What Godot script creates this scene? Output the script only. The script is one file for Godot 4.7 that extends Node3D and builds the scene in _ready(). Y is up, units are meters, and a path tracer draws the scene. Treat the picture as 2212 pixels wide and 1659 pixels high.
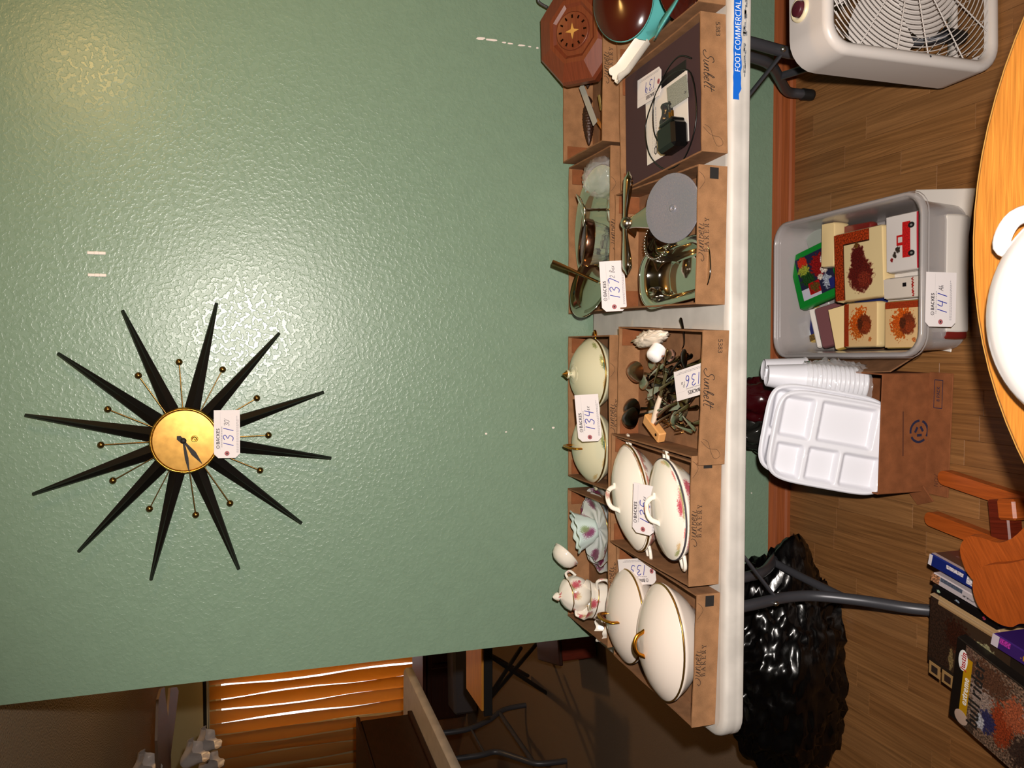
extends Node3D
# An auction table against a green wall, photographed with the camera turned on its side (world up is the picture's left).

class MB:
	var v := PackedVector3Array()
	var n := PackedVector3Array()
	var u := PackedVector2Array()
	var ix := PackedInt32Array()
	var t := Transform3D.IDENTITY
	func vert(p: Vector3, nn: Vector3, uv := Vector2.ZERO) -> int:
		v.append(t * p)
		n.append((t.basis * nn).normalized())
		u.append(uv)
		return v.size() - 1
	func tri(a: Vector3, b: Vector3, c: Vector3) -> void:
		var nn := (b - a).cross(c - a)
		if nn.length() < 1e-14:
			return
		nn = nn.normalized()
		var i := vert(a, nn)
		vert(b, nn)
		vert(c, nn)
		ix.append_array([i, i + 2, i + 1])
	func quad(a: Vector3, b: Vector3, c: Vector3, d: Vector3) -> void:
		tri(a, b, c)
		tri(a, c, d)
	func face_out(p: Array, c: Vector3) -> void:
		var nn: Vector3 = (p[1] - p[0]).cross(p[2] - p[0])
		var m := Vector3.ZERO
		for q in p:
			m += q
		m /= p.size()
		if nn.dot(m - c) < 0:
			p.reverse()
		for k in range(1, p.size() - 1):
			tri(p[0], p[k], p[k + 1])
	# chamfered box about a centre
	func box(s: Vector3, at := Vector3.ZERO, c := 0.0) -> void:
		var h := s / 2.0
		c = minf(c, minf(h.x, minf(h.y, h.z)) * 0.95)
		if c <= 0.0:
			for ax in 3:
				for sg in [-1.0, 1.0]:
					var q := []
					for k in [[-1, -1], [1, -1], [1, 1], [-1, 1]]:
						var p := Vector3.ZERO
						p[ax] = sg * h[ax]
						p[(ax + 1) % 3] = k[0] * h[(ax + 1) % 3]
						p[(ax + 2) % 3] = k[1] * h[(ax + 2) % 3]
						q.append(at + p)
					face_out(q, at)
			return
		var P := func(sx: float, sy: float, sz: float, ax: int) -> Vector3:
			var p := Vector3(sx * (h.x - c), sy * (h.y - c), sz * (h.z - c))
			var sg := Vector3(sx, sy, sz)
			p[ax] = sg[ax] * h[ax]
			return at + p
		for ax in 3:
			for sg in [-1.0, 1.0]:
				var q := []
				for k in [[-1, -1], [1, -1], [1, 1], [-1, 1]]:
					var s3 := Vector3.ZERO
					s3[ax] = sg
					s3[(ax + 1) % 3] = k[0]
					s3[(ax + 2) % 3] = k[1]
					q.append(P.call(s3.x, s3.y, s3.z, ax))
				face_out(q, at)
			for sa in [-1.0, 1.0]:
				for sb in [-1.0, 1.0]:
					var b2: int = (ax + 1) % 3
					var q := []
					for sc in [-1.0, 1.0]:
						var s3 := Vector3.ZERO
						s3[ax] = sa
						s3[b2] = sb
						s3[(ax + 2) % 3] = sc
						if sc < 0:
							q.append(P.call(s3.x, s3.y, s3.z, ax))
							q.append(P.call(s3.x, s3.y, s3.z, b2))
						else:
							q.append(P.call(s3.x, s3.y, s3.z, b2))
							q.append(P.call(s3.x, s3.y, s3.z, ax))
					face_out(q, at)
		for sx in [-1.0, 1.0]:
			for sy in [-1.0, 1.0]:
				for sz in [-1.0, 1.0]:
					face_out([P.call(sx, sy, sz, 0), P.call(sx, sy, sz, 1), P.call(sx, sy, sz, 2)], at)
	# smooth surface f(u, v); outside is du x dv
	func grid(nu: int, nv: int, f: Callable, wrap_u := false, wrap_v := false, flip := false) -> void:
		var p := []
		for j in nv + 1:
			for i in nu + 1:
				p.append(f.call(float(i) / nu, float(j) / nv))
		var nn := PackedVector3Array()
		nn.resize(p.size())
		var w := nu + 1
		for j in nv:
			for i in nu:
				var a := j * w + i
				var d1: Vector3 = p[a + w + 1] - p[a]
				var d2: Vector3 = p[a + w] - p[a + 1]
				var c := d1.cross(d2)
				for k in [a, a + 1, a + w, a + w + 1]:
					nn[k] += c
		if wrap_u:
			for j in nv + 1:
				var s := nn[j * w] + nn[j * w + nu]
				nn[j * w] = s
				nn[j * w + nu] = s
		if wrap_v:
			for i in w:
				var s := nn[i] + nn[nv * w + i]
				nn[i] = s
				nn[nv * w + i] = s
		var base := v.size()
		for j in nv + 1:
			for i in w:
				var k := j * w + i
				var q := nn[k]
				if q.length() < 1e-16:
					q = Vector3.UP
				q = q.normalized()
				vert(p[k], -q if flip else q, Vector2(float(i) / nu, float(j) / nv))
		for j in nv:
			for i in nu:
				var a := base + j * w + i
				if flip:
					ix.append_array([a, a + 1, a + w, a + 1, a + w + 1, a + w])
				else:
					ix.append_array([a, a + w, a + 1, a + 1, a + w, a + w + 1])
	# turned profile of (radius, height) points from the bottom outside upwards
	func lathe(prof: Array, seg := 32, sx := 1.0, sz := 1.0, at := Vector3.ZERO, wob = null) -> void:
		var m := prof.size() - 1
		grid(seg, m, func(a, b):
			var q: Vector2 = prof[int(round(b * m))]
			var th: float = -a * TAU
			var r := q.x
			var y := q.y
			if wob != null:
				var o: Vector2 = wob.call(th, b)
				r *= o.x
				y += o.y
			return at + Vector3(cos(th) * r * sx, y, sin(th) * r * sz), true)
	func tube(pts: Array, r, sides := 8, closed := false, flat := 1.0) -> void:
		var m := pts.size()
		var tan := []
		for i in m:
			var a: Vector3 = pts[(i - 1 + m) % m] if closed else pts[maxi(i - 1, 0)]
			var b: Vector3 = pts[(i + 1) % m] if closed else pts[mini(i + 1, m - 1)]
			tan.append((b - a).normalized())
		var t0: Vector3 = tan[0]
		var up := Vector3.UP if absf(t0.y) < 0.9 else Vector3.RIGHT
		var x := t0.cross(up).normalized()
		var fr := []
		for i in m:
			var tt: Vector3 = tan[i]
			x = (x - tt * x.dot(tt)).normalized()
			fr.append([x, tt.cross(x)])
		var cnt := m if closed else m - 1
		grid(sides, cnt, func(a, b):
			var i := int(round(b * cnt)) % m
			var rr: float = r[i] if r is Array else r
			var th: float = a * TAU
			return pts[i] + fr[i][0] * cos(th) * rr + fr[i][1] * sin(th) * rr * flat, true, closed)
		if not closed:
			for e in [0, m - 1]:
				var rr: float = r[e] if r is Array else r
				if rr < 1e-5:
					continue
				var q := []
				for k in sides:
					var th := TAU * k / sides
					q.append(pts[e] + fr[e][0] * cos(th) * rr + fr[e][1] * sin(th) * rr * flat)
				var inner: Vector3 = pts[e] + (tan[e] if e == 0 else -tan[e])
				face_out(q, inner)
	# polygon in the XY plane, thickness d about z = 0
	func prism(poly: PackedVector2Array, d: float, bev := 0.0) -> void:
		var id := Geometry2D.triangulate_polygon(poly)
		var pos := func(k: int, z: float) -> Vector3: return Vector3(poly[k].x, poly[k].y, z)
		var z := d / 2.0
		for k in range(0, id.size(), 3):
			var a: Vector3 = pos.call(id[k], z)
			var b: Vector3 = pos.call(id[k + 1], z)
			var c: Vector3 = pos.call(id[k + 2], z)
			var q := Vector3(0, 0, -d)
			if (b - a).cross(c - a).z < 0:
				var s := b
				b = c
				c = s
			tri(a, b, c)
			tri(a + q, c + q, b + q)
		var area := 0.0
		for k in poly.size():
			area += poly[k].cross(poly[(k + 1) % poly.size()])
		for k in poly.size():
			var k2 := (k + 1) % poly.size()
			if area > 0:
				quad(pos.call(k, -z), pos.call(k2, -z), pos.call(k2, z), pos.call(k, z))
			else:
				quad(pos.call(k2, -z), pos.call(k, -z), pos.call(k, z), pos.call(k2, z))
	# pen strokes as flat ribbons just above z = 0
	func ribbon(strokes: Array, w: float, z := 0.0) -> void:
		for s in strokes:
			var m: int = s.size()
			if m < 2:
				continue
			var l := []
			var r := []
			for i in m:
				var a: Vector2 = s[maxi(i - 1, 0)]
				var b: Vector2 = s[mini(i + 1, m - 1)]
				var d := (b - a).normalized().orthogonal() * w / 2.0
				l.append(Vector3(s[i].x + d.x, s[i].y + d.y, z))
				r.append(Vector3(s[i].x - d.x, s[i].y - d.y, z))
			for i in m - 1:
				var nn: Vector3 = (l[i + 1] - l[i]).cross(r[i] - l[i])
				if nn.z > 0:
					quad(l[i], l[i + 1], r[i + 1], r[i])
				else:
					quad(l[i], r[i], r[i + 1], l[i + 1])
	# one picture-carrying rectangle, facing +z
	func plate(w: float, h: float, at := Vector3.ZERO) -> void:
		grid(1, 1, func(a, b): return at + Vector3((a - 0.5) * w, (0.5 - b) * h, 0), false, false, true)
	func ball(r: float, at := Vector3.ZERO, sc := Vector3.ONE, seg := 16) -> void:
		grid(seg, seg / 2, func(a, b):
			var th: float = -a * TAU
			var ph: float = (b - 0.5) * PI
			return at + Vector3(cos(th) * cos(ph), sin(ph), sin(th) * cos(ph)) * r * sc, true)
	func mesh() -> ArrayMesh:
		var arr := []
		arr.resize(Mesh.ARRAY_MAX)
		arr[Mesh.ARRAY_VERTEX] = v
		arr[Mesh.ARRAY_NORMAL] = n
		arr[Mesh.ARRAY_TEX_UV] = u
		arr[Mesh.ARRAY_INDEX] = ix
		var am := ArrayMesh.new()
		am.add_surface_from_arrays(Mesh.PRIMITIVE_TRIANGLES, arr)
		return am

var M := {}
var taken := {}
var fonts := {}
var rng := RandomNumberGenerator.new()

func V(x: float, y: float, z: float) -> Vector3:
	return Vector3(x, y, z)

func deg(x: float, y: float, z: float) -> Basis:
	return Basis.from_euler(Vector3(deg_to_rad(x), deg_to_rad(y), deg_to_rad(z)))

func numbered(s: String) -> String:
	taken[s] = taken.get(s, 0) + 1
	return s if taken[s] == 1 else "%s_%03d" % [s, taken[s] - 1]

# a top-level thing: a Node3D whose children are its parts
func thing(called: String, label: String, category: String, at := Vector3.ZERO, turn := Basis.IDENTITY, group := "") -> Node3D:
	var o := Node3D.new()
	o.name = numbered(called)
	add_child(o)
	o.transform = Transform3D(turn, at)
	o.set_meta("label", label)
	o.set_meta("category", category)
	if group:
		o.set_meta("group", group)
	return o

func part(parent: Node3D, called: String, mesh: Mesh, material: Material, at := Vector3.ZERO, turn := Basis.IDENTITY, label := "") -> MeshInstance3D:
	var o := MeshInstance3D.new()
	o.name = called
	o.mesh = mesh
	o.material_override = material
	o.transform = Transform3D(turn, at)
	parent.add_child(o, true)
	if label:
		o.set_meta("label", label)
	return o

# a top-level thing of one mesh
func single(called: String, mesh: Mesh, material: Material, label: String, category: String, at := Vector3.ZERO, turn := Basis.IDENTITY, group := "") -> MeshInstance3D:
	var o := part(self, numbered(called), mesh, material, at, turn, label)
	o.set_meta("category", category)
	if group:
		o.set_meta("group", group)
	return o

func struct(called: String, mesh: Mesh, material: Material, label: String, at := Vector3.ZERO) -> MeshInstance3D:
	var o := part(self, called, mesh, material, at, Basis.IDENTITY, label)
	o.set_meta("kind", "structure")
	return o

func boxm(s: Vector3, c := 0.0, at := Vector3.ZERO) -> ArrayMesh:
	var b := MB.new()
	b.box(s, at, c)
	return b.mesh()

func mat(key: String, c: Color, rough := 0.7, metal := 0.0, spec := 0.5) -> StandardMaterial3D:
	var m := StandardMaterial3D.new()
	m.resource_name = key
	m.albedo_color = c
	m.roughness = rough
	m.metallic = metal
	m.metallic_specular = spec
	M[key] = m
	return m

func tex(im: Image) -> ImageTexture:
	return ImageTexture.create_from_image(im)

func noise(freq: float, octaves := 3, sd := 1, kind := FastNoiseLite.TYPE_SIMPLEX_SMOOTH) -> FastNoiseLite:
	var f := FastNoiseLite.new()
	f.noise_type = kind
	f.frequency = freq
	f.fractal_octaves = octaves
	f.seed = sd
	return f

# a picture made of noise between two grey levels, wrapped round
func noise_tex(size: int, freq: float, lo: float, hi: float, sd := 1, octaves := 3, sx := 1.0, sy := 1.0) -> ImageTexture:
	var f := noise(freq, octaves, sd)
	var im := Image.create(size, size, false, Image.FORMAT_RGB8)
	for y in size:
		for x in size:
			# blended across the seam
			var a := float(x) / size
			var b := float(y) / size
			var n0 := f.get_noise_2d(x * sx, y * sy)
			var n1 := f.get_noise_2d((x - size) * sx, y * sy)
			var n2 := f.get_noise_2d(x * sx, (y - size) * sy)
			var n3 := f.get_noise_2d((x - size) * sx, (y - size) * sy)
			var k := lerpf(lerpf(n0, n1, a), lerpf(n2, n3, a), b)
			k = clampf(k * 1.3 * 0.5 + 0.5, 0, 1)
			k = lerpf(lo, hi, k)
			im.set_pixel(x, y, Color(k, k, k))
	return tex(im)

func triplanar(m: StandardMaterial3D, t: Texture2D, scale: Vector3, world := false) -> StandardMaterial3D:
	m.albedo_texture = t
	m.uv1_triplanar = true
	m.uv1_world_triplanar = world
	m.uv1_scale = scale
	m.uv1_triplanar_sharpness = 4.0
	return m

func smooth_path(p: Array, per := 4, closed := false) -> Array:
	var out := []
	var m := p.size()
	var segs := m if closed else m - 1
	for i in segs:
		var p0 = p[(i - 1 + m) % m] if closed else p[maxi(i - 1, 0)]
		var p1 = p[i]
		var p2 = p[(i + 1) % m]
		var p3 = p[(i + 2) % m] if closed else p[mini(i + 2, m - 1)]
		for k in per:
			out.append(p1.cubic_interpolate(p2, p0, p3, float(k) / per))
	if not closed:
		out.append(p[m - 1])
	return out

func lettering(parent: Node3D, s: String, h: float, material: Material, at: Vector3, turn := Basis.IDENTITY, font := "Droid Sans", bold := false, called := "lettering") -> MeshInstance3D:
	var key := font + str(bold)
	if not fonts.has(key):
		var f := SystemFont.new()
		f.font_names = PackedStringArray([font])
		f.font_weight = 700 if bold else 400
		fonts[key] = f
	var tm := TextMesh.new()
	tm.text = s
	tm.font = fonts[key]
	tm.font_size = 32
	tm.pixel_size = h / (0.72 * 32)
	tm.depth = 0.0004
	tm.curve_step = 1.5
	return part(parent, called, tm, material, at, turn)

const PEN := {
	"0": [[0.25, 1, 0.03, 0.75, 0.03, 0.3, 0.25, 0, 0.47, 0.3, 0.47, 0.75, 0.25, 1]],
	"1": [[0.32, 1, 0.2, 0]],
	"3": [[0, 0.85, 0.3, 1, 0.5, 0.8, 0.2, 0.55, 0.52, 0.36, 0.35, 0.03, 0, 0.1]],
	"4": [[0.12, 1, 0.03, 0.52, 0.5, 0.48], [0.5, 1, 0.38, 0]],
	"5": [[0.55, 1, 0.12, 0.98, 0.06, 0.6, 0.35, 0.66, 0.5, 0.35, 0.3, 0, 0, 0.1]],
	"6": [[0.42, 1, 0.1, 0.55, 0.08, 0.12, 0.33, 0, 0.46, 0.28, 0.22, 0.45, 0.08, 0.28]],
	"7": [[0, 1, 0.52, 0.98, 0.2, 0]],
	"9": [[0.45, 0.8, 0.22, 1, 0.05, 0.74, 0.25, 0.56, 0.45, 0.8, 0.4, 0]],
	"2": [[0.05, 0.8, 0.25, 1, 0.45, 0.75, 0.05, 0.05, 0.5, 0.03]],
	"B": [[0.1, 0, 0.15, 1, 0.45, 0.8, 0.15, 0.55, 0.5, 0.25, 0.1, 0]],
	"S": [[0.75, 0.85, 0.6, 1, 0.32, 0.9, 0.35, 0.62, 0.6, 0.4, 0.5, 0.08, 0.2, -0.05, -0.05, 0.12, 0.1, 0.25]],
	"u": [[0, 0.5, -0.02, 0.1, 0.13, 0, 0.32, 0.45, 0.3, 0.08, 0.42, 0.02]],
	"n": [[0.02, 0.5, 0, 0, 0.1, 0.38, 0.25, 0.48, 0.28, 0.06, 0.4, 0.04]],
	"b": [[0, 0.3, 0.16, 0.85, 0.08, 1, 0, 0.5, 0.04, 0.02, 0.25, 0.1, 0.22, 0.42, 0.05, 0.35]],
	"e": [[0, 0.22, 0.24, 0.32, 0.18, 0.5, 0.02, 0.3, 0.1, 0.01, 0.32, 0.12]],
	"l": [[0, 0.15, 0.22, 0.85, 0.12, 1, 0.04, 0.4, 0.08, 0.02, 0.2, 0.04]],
	"t": [[0.14, 1, 0.04, 0.3, 0.08, 0.01, 0.25, 0.06], [-0.1, 0.66, 0.36, 0.74]],
	"x": [[0, 0.5, 0.3, 0], [0.32, 0.5, 0, 0]],
	"o": [[0.15, 0.5, 0.02, 0.25, 0.16, 0, 0.3, 0.25, 0.15, 0.5]],
	"P": [[0.1, 0, 0.16, 1, 0.45, 0.85, 0.14, 0.5]],
	"a": [[0.3, 0.45, 0.08, 0.4, 0.06, 0.05, 0.28, 0.2, 0.3, 0.45, 0.32, 0.02]],
	"A": [[0, 0, 0.3, 1, 0.45, 0], [0.08, 0.4, 0.5, 0.45]],
	"h": [[0.05, 1, 0, 0, 0.15, 0.42, 0.28, 0.3, 0.28, 0]],
	"-": [[0, 0.4, 0.3, 0.4]],
	"'": [[0.05, 1, 0.02, 0.8]],
}

# handwriting: strokes of a word h tall, starting at the origin
func pen(word: String, h: float, gap := 0.18, lean := 0.12) -> Array:
	var out := []
	var x := 0.0
	for ch in word:
		if ch == " ":
			x += 0.4
			continue
		var wmax := 0.0
		for s in PEN.get(ch, []):
			var q := []
			for k in range(0, s.size(), 2):
				wmax = maxf(wmax, s[k])
				q.append(Vector2((x + s[k] + s[k + 1] * lean) * h, s[k + 1] * h))
			out.append(smooth_path(q, 4) if q.size() > 2 else q)
		x += wmax + gap
	return out

# a white lot tag lying in its own XY plane (z out), hole at the left end
func lot_tag(label: String, at: Vector3, turn: Basis, digits: String, note := "", w := 0.13, h := 0.067) -> Node3D:
	var o := thing("lot_tag", label, "price tag", at, turn, "white auction lot tags")
	var c := 0.011
	var poly := PackedVector2Array([V2(-w / 2 + c, -h / 2), V2(w / 2, -h / 2), V2(w / 2, h / 2), V2(-w / 2 + c, h / 2), V2(-w / 2, h / 2 - c), V2(-w / 2, -h / 2 + c)])
	var b := MB.new()
	b.prism(poly, 0.0008)
	part(o, "card", b.mesh(), M.tag)
	b = MB.new()
	b.t = Transform3D(deg(90, 0, 0), V(-w / 2 + 0.012, 0, 0.0005))
	b.lathe([V2(0.0022, 0), V2(0.0022, 0.0006), V2(0.006, 0.0006), V2(0.0063, 0)], 20)
	part(o, "hole_ring", b.mesh(), M.tag_ring)
	b = MB.new()
	b.t = Transform3D(deg(90, 0, 0), V(-w / 2 + 0.012, 0, 0.0006))
	b.lathe([V2(0.0023, 0), V2(0.0001, 0.0003)], 12)
	part(o, "hole", b.mesh(), M.print_black)
	lettering(o, "BACKES", 0.0085, M.print_dark, V(-0.006, 0.0225, 0.0006), Basis.IDENTITY, "Droid Sans", true)
	b = MB.new()
	var ring := []
	for k in 17:
		ring.append(V2(cos(TAU * k / 16) * 0.004 - 0.034, sin(TAU * k / 16) * 0.004 + 0.0225))
	b.ribbon([ring], 0.0013, 0.0005)
	b.ribbon([[V2(-0.036, 0.0225), V2(-0.032, 0.0225)]], 0.001, 0.0005)
	part(o, "logo", b.mesh(), M.print_dark)
	b = MB.new()
	for r in [[0.013, -0.035, 0.02, 0.0022], [-0.0255, -0.05, 0.048, 0.0016], [-0.0285, -0.05, 0.04, 0.0016]]:
		var x: float = r[1]
		while x < r[2]:
			var l := 0.002 + rng.randf() * 0.005
			b.ribbon([[V2(x, r[0]), V2(minf(x + l, r[2]), r[0])]], r[3], 0.0005)
			x += l + 0.0012
	b.ribbon([[V2(-w / 2 + 0.022, 0.0165), V2(w / 2 - 0.004, 0.0165)]], 0.0003, 0.0005)
	part(o, "small_print", b.mesh(), M.print_grey)
	b = MB.new()
	b.t = Transform3D(Basis.IDENTITY, V(-0.036, -0.0165, 0.0007))
	b.ribbon(pen(digits, 0.026, 0.34, 0.15), 0.0021)
	part(o, "handwriting", b.mesh(), M.ink_blue)
	if note:
		b = MB.new()
		b.t = Transform3D(Basis.IDENTITY, V(0.021, -0.006, 0.0007))
		b.ribbon(pen(note, 0.013, 0.15, 0.2), 0.0011)
		part(o, "handwriting", b.mesh(), M.ink_black)
	return o

func V2(x: float, y: float) -> Vector2:
	return Vector2(x, y)


func _ready() -> void:
	rng.seed = 7
	camera_and_light()
	materials()
	setting()
	clock()
	folding_table()
	trays()
	table_things()
	floor_things()
	foreground()
	far_room()

func camera_and_light() -> void:
	var cam := Camera3D.new()
	cam.name = "camera"
	cam.fov = 49.195
	cam.near = 0.05
	cam.far = 60.0
	add_child(cam)
	cam.transform = Transform3D(Basis(V(-0.000254, -0.949333, 0.314272), V(0.999142, -0.013256, -0.039235), V(0.041413, 0.313992, 0.948522)), V(0, 1.79, 2.41))
	cam.current = true
	var we := WorldEnvironment.new()
	we.name = "sky"
	var e := Environment.new()
	e.background_mode = Environment.BG_COLOR
	e.background_color = Color(0.95, 0.97, 1.0)
	e.background_energy_multiplier = 2.6
	e.tonemap_mode = Environment.TONE_MAPPER_LINEAR
	e.tonemap_exposure = 1.0
	e.sdfgi_enabled = true
	e.ssao_enabled = true
	e.ssil_enabled = true
	we.environment = e
	add_child(we)
	# the camera's flash: right of and a little below the lens
	var fl := SpotLight3D.new()
	fl.name = "camera_flash"
	fl.light_color = Color(1.0, 0.965, 0.93)
	fl.light_energy = 6.6
	fl.spot_range = 30.0
	fl.spot_attenuation = 2.0
	fl.spot_angle = 50.0
	fl.spot_angle_attenuation = 0.75
	fl.light_size = 0.018
	fl.shadow_enabled = true
	add_child(fl)
	fl.transform = Transform3D(cam.transform.basis, V(0.10, 1.735, 2.40))
	# warm ceiling lamp of the room, above the frame
	var lamp := thing("ceiling_lamp", "frosted dome ceiling lamp above the auction table", "lamp", V(1.0, 2.42, 0.95))
	var g := mat("lamp_glass", Color(1, 0.93, 0.8), 0.5)
	g.emission_enabled = true
	g.emission = Color(1, 0.8, 0.5)
	g.emission_energy_multiplier = 2.0
	var b := MB.new()
	b.lathe([V2(0.001, -0.075), V2(0.06, -0.068), V2(0.1, -0.045), V2(0.12, 0.0)], 24)
	part(lamp, "shade", b.mesh(), g)
	b = MB.new()
	b.lathe([V2(0.12, -0.012), V2(0.135, -0.01), V2(0.135, 0.0)], 24)
	part(lamp, "rim", b.mesh(), mat("lamp_brass", Color(0.7, 0.55, 0.3), 0.3, 1.0))
	var om := OmniLight3D.new()
	om.name = "ceiling_lamp_light"
	om.light_color = Color(1.0, 0.78, 0.45)
	om.light_energy = 0.34
	om.omni_range = 12.0
	om.omni_attenuation = 2.0
	om.light_size = 0.08
	om.shadow_enabled = true
	add_child(om)
	om.position = V(1.0, 2.25, 0.95)

func materials() -> void:
	# wall paint over knock-down texture
	var w := mat("wall_paint", Color(0.47, 0.565, 0.48), 0.37)
	w.uv1_triplanar = true
	w.uv1_world_triplanar = true
	w.uv1_scale = Vector3.ONE * 1.6
	w.albedo_texture = noise_tex(512, 0.02, 0.955, 1.0, 3, 4)
	var f := noise(0.035, 4, 11)
	var hi := Image.create(1024, 1024, false, Image.FORMAT_RGB8)
	var ro := Image.create(1024, 1024, false, Image.FORMAT_RGB8)
	var src := f.get_seamless_image(1024, 1024)
	var src2 := noise(0.11, 2, 5).get_seamless_image(1024, 1024)
	for y in 1024:
		for x in 1024:
			var k := src.get_pixel(x, y).r
			var s := smoothstep(0.42, 0.6, k)
			var hh := s * 0.75 + src2.get_pixel(x, y).r * 0.25
			hi.set_pixel(x, y, Color(hh, hh, hh))
			var r := lerpf(1.0, 0.8, s)
			ro.set_pixel(x, y, Color(r, r, r))
	w.heightmap_enabled = true
	w.heightmap_texture = tex(hi)
	w.heightmap_scale = 0.035
	w.roughness_texture = tex(ro)
	w.roughness_texture_channel = BaseMaterial3D.TEXTURE_CHANNEL_RED
	mat("wall_chip", Color(0.9, 0.85, 0.82), 0.8)
	mat("far_wall", Color(0.72, 0.68, 0.52), 0.9)
	var ceil := mat("ceiling_paint", Color(0.66, 0.58, 0.47), 0.95)
	ceil.uv1_triplanar = true
	ceil.uv1_world_triplanar = true
	ceil.uv1_scale = Vector3.ONE * 3.0
	ceil.heightmap_enabled = true
	ceil.heightmap_texture = noise_tex(256, 0.12, 0.0, 1.0, 8)
	ceil.heightmap_scale = 0.4
	# wood
	var grain := wood_image(256, 21, 0.72, 1.0)
	var tones := [Color(0.60, 0.42, 0.25), Color(0.575, 0.395, 0.23), Color(0.615, 0.435, 0.265), Color(0.555, 0.38, 0.22), Color(0.59, 0.41, 0.24)]
	for k in 10:
		var m := mat("laminate_%d" % k, tones[k % 5], 0.42, 0.0, 0.4)
		triplanar(m, grain, V(4.0, 4.0, 1.1))
		m.uv1_offset = V(0.37 * k, 0.0, 0.23 * k)
	mat("floor_joint", Color(0.25, 0.15, 0.08), 0.8)
	triplanar(mat("baseboard_wood", Color(0.62, 0.33, 0.17), 0.45), wood_image(256, 5, 0.8, 1.0, true), V(1.2, 6, 6))
	triplanar(mat("oak", Color(0.78, 0.5, 0.2), 0.35), wood_image(512, 9, 0.74, 1.0, true), V(2.0, 2.0, 5.0))
	mat("oak_edge", Color(0.72, 0.55, 0.28), 0.4)
	triplanar(mat("orange_wood", Color(0.68, 0.33, 0.12), 0.35), wood_image(256, 12, 0.8, 1.0), V(6, 6, 2.5))
	triplanar(mat("red_wood", Color(0.42, 0.14, 0.07), 0.35), wood_image(256, 15, 0.75, 1.0), V(6, 6, 2))
	triplanar(mat("clock_wood", Color(0.46, 0.22, 0.13), 0.35), wood_image(256, 16, 0.82, 1.0, true), V(6, 9, 9))
	triplanar(mat("dark_wood", Color(0.2, 0.09, 0.05), 0.4), wood_image(256, 17, 0.6, 1.0, true), V(2, 6, 6))
	triplanar(mat("tray_wood", Color(0.8, 0.55, 0.22), 0.4), wood_image(256, 18, 0.8, 1.0, true), V(2, 6, 6))
	triplanar(mat("carpet", Color(0.5, 0.41, 0.32), 1.0), noise_tex(256, 0.25, 0.6, 1.0, 30, 2), Vector3.ONE * 5.0, true)
	M.carpet.heightmap_enabled = true
	M.carpet.heightmap_texture = noise_tex(256, 0.5, 0.0, 1.0, 31, 2)
	M.carpet.heightmap_scale = 0.12
	# cardboard
	var kr := kraft_image()
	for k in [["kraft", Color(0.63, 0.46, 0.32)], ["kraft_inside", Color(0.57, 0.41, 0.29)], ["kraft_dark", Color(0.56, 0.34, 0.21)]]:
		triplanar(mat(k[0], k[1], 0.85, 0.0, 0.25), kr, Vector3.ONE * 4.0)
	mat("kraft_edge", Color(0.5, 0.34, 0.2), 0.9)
	# plastics and paper
	var tp := mat("table_plastic", Color(0.8, 0.775, 0.745), 0.5)
	triplanar(tp, noise_tex(512, 0.012, 0.86, 1.0, 40, 4), V(1.5, 1.5, 1.5))
	mat("steel_grey", Color(0.27, 0.27, 0.29), 0.38, 0.3)
	mat("rubber", Color(0.06, 0.06, 0.06), 0.6)
	mat("bolt", Color(0.8, 0.8, 0.78), 0.25, 1.0)
	mat("label_blue", Color(0.08, 0.38, 0.78), 0.4)
	mat("label_white", Color(0.93, 0.93, 0.93), 0.5)
	triplanar(mat("torn_paper", Color(0.75, 0.76, 0.78), 0.8), noise_tex(256, 0.06, 0.35, 1.0, 42, 3), V(14, 14, 14))
	mat("tag", Color(0.86, 0.83, 0.83), 0.7)
	mat("tag_ring", Color(0.62, 0.34, 0.36), 0.7)
	mat("print_black", Color(0.1, 0.08, 0.07), 0.7)
	mat("print_brown", Color(0.2, 0.13, 0.08), 0.8)
	mat("print_dark", Color(0.22, 0.2, 0.22), 0.7)
	mat("print_grey", Color(0.62, 0.6, 0.62), 0.7)
	mat("print_navy", Color(0.1, 0.11, 0.22), 0.7)
	mat("ink_blue", Color(0.1, 0.14, 0.58), 0.6)
	mat("ink_black", Color(0.16, 0.15, 0.2), 0.6)
	mat("paper", Color(0.85, 0.82, 0.79), 0.75)
	# metals
	mat("black_wood", Color(0.035, 0.025, 0.022), 0.35)
	mat("brass", Color(0.78, 0.58, 0.25), 0.32, 1.0)
	triplanar(mat("brass_dial", Color(0.73, 0.55, 0.27), 0.4, 0.85), noise_tex(256, 0.02, 0.8, 1.0, 44, 4), Vector3.ONE * 7)
	mat("antique_brass", Color(0.5, 0.38, 0.2), 0.3, 1.0)
	mat("gold", Color(0.83, 0.55, 0.16), 0.25, 1.0)
	mat("gold_line", Color(0.62, 0.47, 0.22), 0.3, 0.9)
	mat("silver", Color(0.86, 0.84, 0.8), 0.06, 1.0)
	mat("silver_worn", Color(0.78, 0.74, 0.68), 0.22, 1.0)
	mat("tarnish", Color(0.5, 0.4, 0.26), 0.25, 1.0)
	mat("tarnish_dark", Color(0.2, 0.15, 0.13), 0.22, 1.0)
	mat("copper_silver", Color(0.58, 0.42, 0.34), 0.2, 1.0)
	var pw := mat("pewter", Color(0.56, 0.56, 0.6), 0.42, 0.5)
	pw.uv1_triplanar = true
	pw.uv1_scale = Vector3.ONE * 9.0
	pw.roughness_texture = noise_tex(256, 0.05, 0.45, 1.0, 46, 4)
	pw.heightmap_enabled = true
	pw.heightmap_texture = noise_tex(256, 0.09, 0.0, 1.0, 47, 3)
	pw.heightmap_scale = 0.04
	# china
	mat("china", Color(0.88, 0.85, 0.8), 0.12)
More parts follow.
